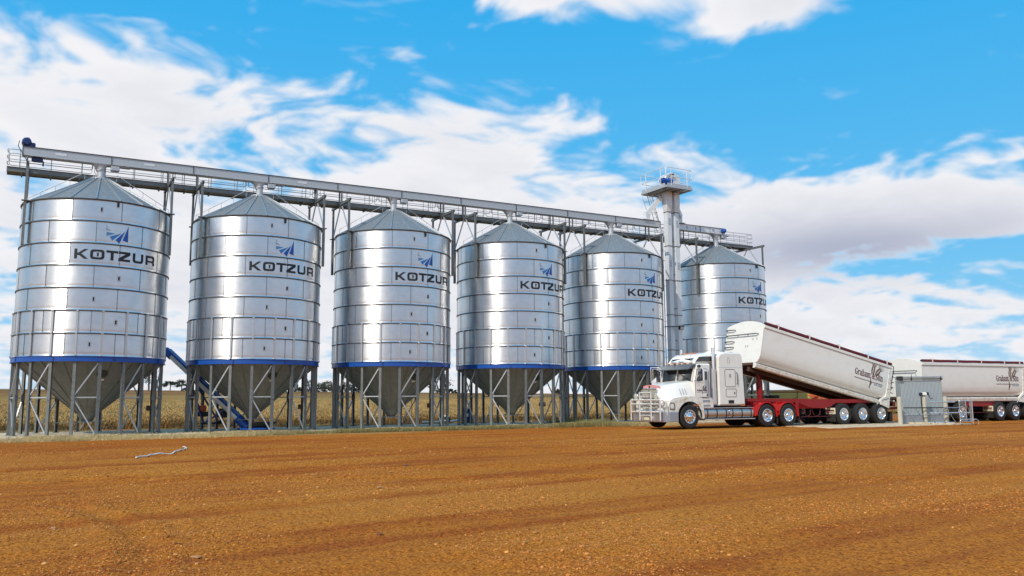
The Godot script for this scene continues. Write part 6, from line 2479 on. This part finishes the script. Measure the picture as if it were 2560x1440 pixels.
	w2.tube([Vector3(-0.85, 0.80, 0.15), Vector3(-0.05, 0.80, 0.12), Vector3(0.02, 0.72, 0.1), Vector3(0.3, 0.2, 0.1)], 0.02, 6)
	part(m, "brace", w2.mesh(M.alu_dull))

func make_bin() -> void:
	var t := thing("field_bin", "long yellow grain bin with a brown tarpaulin roll, parked behind the truck", "bin", Vector3(8.55, 0, -57.0))
	var L := 11.3
	var si := MB.new()
	si.bx(0, L, 0.95, 1.66, -2.3, 0)
	part(t, "side_wall", si.mesh(M.yellow))
	for y in [1.10, 1.30, 1.50]:
		var r := MB.new()
		r.bx(0.05, L - 0.05, y, y + 0.03, 0.002, 0.03)
		part(t, "rib", r.mesh(M.yellow))
	var tp := MB.new()
	tp.tube([Vector3(-0.05, 1.76, -0.05), Vector3(L * 0.5, 1.75, -0.05), Vector3(L + 0.05, 1.77, -0.05)], 0.10, 10)
	tp.bx(0, L, 1.662, 1.70, -2.3, -0.05)
	part(t, "tarp_roll", tp.mesh(M.tan))
	var ck := MB.new()
	ck.tube([Vector3(10.45, 1.80, 0.08), Vector3(10.45, 1.35, 0.08), Vector3(10.2, 1.28, 0.08)], 0.02, 6)
	part(t, "crank", ck.mesh(M.dark))
	var ch := MB.new()
	ch.bx(0.2, L + 0.6, 0.62, 0.92, -1.7, -0.4)
	part(t, "chassis", ch.mesh(M.orange))
	for x in [4.6, 5.9, 7.2]:
		for z in [-0.25, -2.05]:
			part(t, "wheel", W.tyre, Transform3D(Basis(), Vector3(x, 0.52, z)))
	var hp := MB.new()
	hp.bar(Vector3(L + 0.05, 1.72, -0.1), Vector3(L + 1.3, 1.5, -0.1), 0.1, 0.16)
	hp.bar(Vector3(L + 0.05, 1.15, -0.1), Vector3(L + 1.0, 1.55, -0.1), 0.1, 0.16)
	hp.bar(Vector3(L + 0.7, 1.55, -0.1), Vector3(L + 1.2, 0.8, -0.1), 0.1, 0.14)
	hp.bar(Vector3(L + 1.35, 1.5, -0.1), Vector3(L + 1.0, 0.8, -0.1), 0.1, 0.12)
	hp.cbox(Vector3(L + 0.2, 1.55, -0.1), Vector3(0.5, 0.35, 0.5), 0.03)
	part(t, "hitch_frame", hp.mesh(M.orange))

func make_litter() -> void:
	var pts := [Vector3(HOSE[0][0], 0, HOSE[0][1])]
	pts.clear()
	for i in HOSE.size() - 1:
		for k in 4:
			var x: float = lerpf(HOSE[i][0], HOSE[i + 1][0], k / 4.0)
			var z: float = lerpf(HOSE[i][1], HOSE[i + 1][1], k / 4.0)
			pts.append(Vector3(x, ground_y(x, z) + 0.03, z))
	var h := MB.new()
	h.tube(pts, 0.019, 8)
	single("poly_pipe", h.mesh(M.white), "thin white poly pipe lying kinked across the orange dirt", "pipe")
	rng.seed = 77
	var wd := ["longest white pipe offcut lying on the ground behind the third silo's right legs", "short white pipe offcut behind the third silo, angled towards the crop", "small white pipe stub nearest the gap between the third and fourth silos"]
	for i in 3:
		var p := MB.new()
		var l: float = [1.1, 0.7, 0.5][i]
		p.tube([Vector3(-l * 0.5, 0.07, 0), Vector3(l * 0.5, 0.07 + 0.05 * i, 0)], 0.07, 10)
		single("pipe_offcut", p.mesh(M.white), wd[i], "pipe", row([18.0, 18.9, 19.5][i], [-5.9, -6.3, -6.0][i]), [0.4, 0.9, 0.1][i], "white pipe offcuts")
	var d := thing("drum", "dark drum with a white patch standing behind the left legs of the fourth silo", "drum", row(20.5, -6.3))
	var b := MB.new()
	b.lathe([Vector2(0.0, 0.0), Vector2(0.26, 0.0), Vector2(0.26, 0.24), Vector2(0.28, 0.25), Vector2(0.28, 0.28), Vector2(0.26, 0.29), Vector2(0.26, 0.55), Vector2(0.28, 0.56), Vector2(0.28, 0.59), Vector2(0.26, 0.60), Vector2(0.26, 0.82), Vector2(0.0, 0.82)], 20)
	part(d, "shell", b.mesh(M.blue_dark))
	var s := MB.new()
	s.lathe([Vector2(0.263, 0.34), Vector2(0.263, 0.54)], 5, Transform3D(), -0.7, 0.2)
	part(d, "patch", s.mesh(M.white))
	var bx := thing("crate", "low black and white crate of fittings on the ground behind the third silo", "crate", row(19.2, -6.8), 0.3)
	var c := MB.new()
	c.cbox(Vector3(0, 0.17, 0), Vector3(0.7, 0.3, 0.45), 0.02)
	part(bx, "box", c.mesh(M.dark))
	var c2 := MB.new()
	c2.cbox(Vector3(0.05, 0.37, 0), Vector3(0.5, 0.10, 0.3), 0.03)
	part(bx, "lid", c2.mesh(M.white))
	# clods and odd stones lying on the dirt, big enough to pick out
	var sm := stone_mesh(5, Color(0.40, 0.20, 0.09))
	var sd := stone_mesh(6, Color(0.16, 0.055, 0.025))
	for i in CLODS.size():
		var q: Array = CLODS[i]
		single("clod", sd if "dark" in q[3] else sm, q[3], "clod", Vector3(q[0], ground_y(q[0], q[1]) + q[2] * 0.3, q[1]), i * 1.3, "lumps lying on the dirt").scale = Vector3(q[2] * 1.5, q[2] * 0.8, q[2])

func _ready() -> void:
	set_stage()
	make_materials()
	make_ground()
	make_field()
	make_silos()
	make_conveyors()
	make_elevator()
	make_truck()
	make_trailers()
	make_auger()
	make_hut()
	make_bin()
	make_litter()
	make_trees()
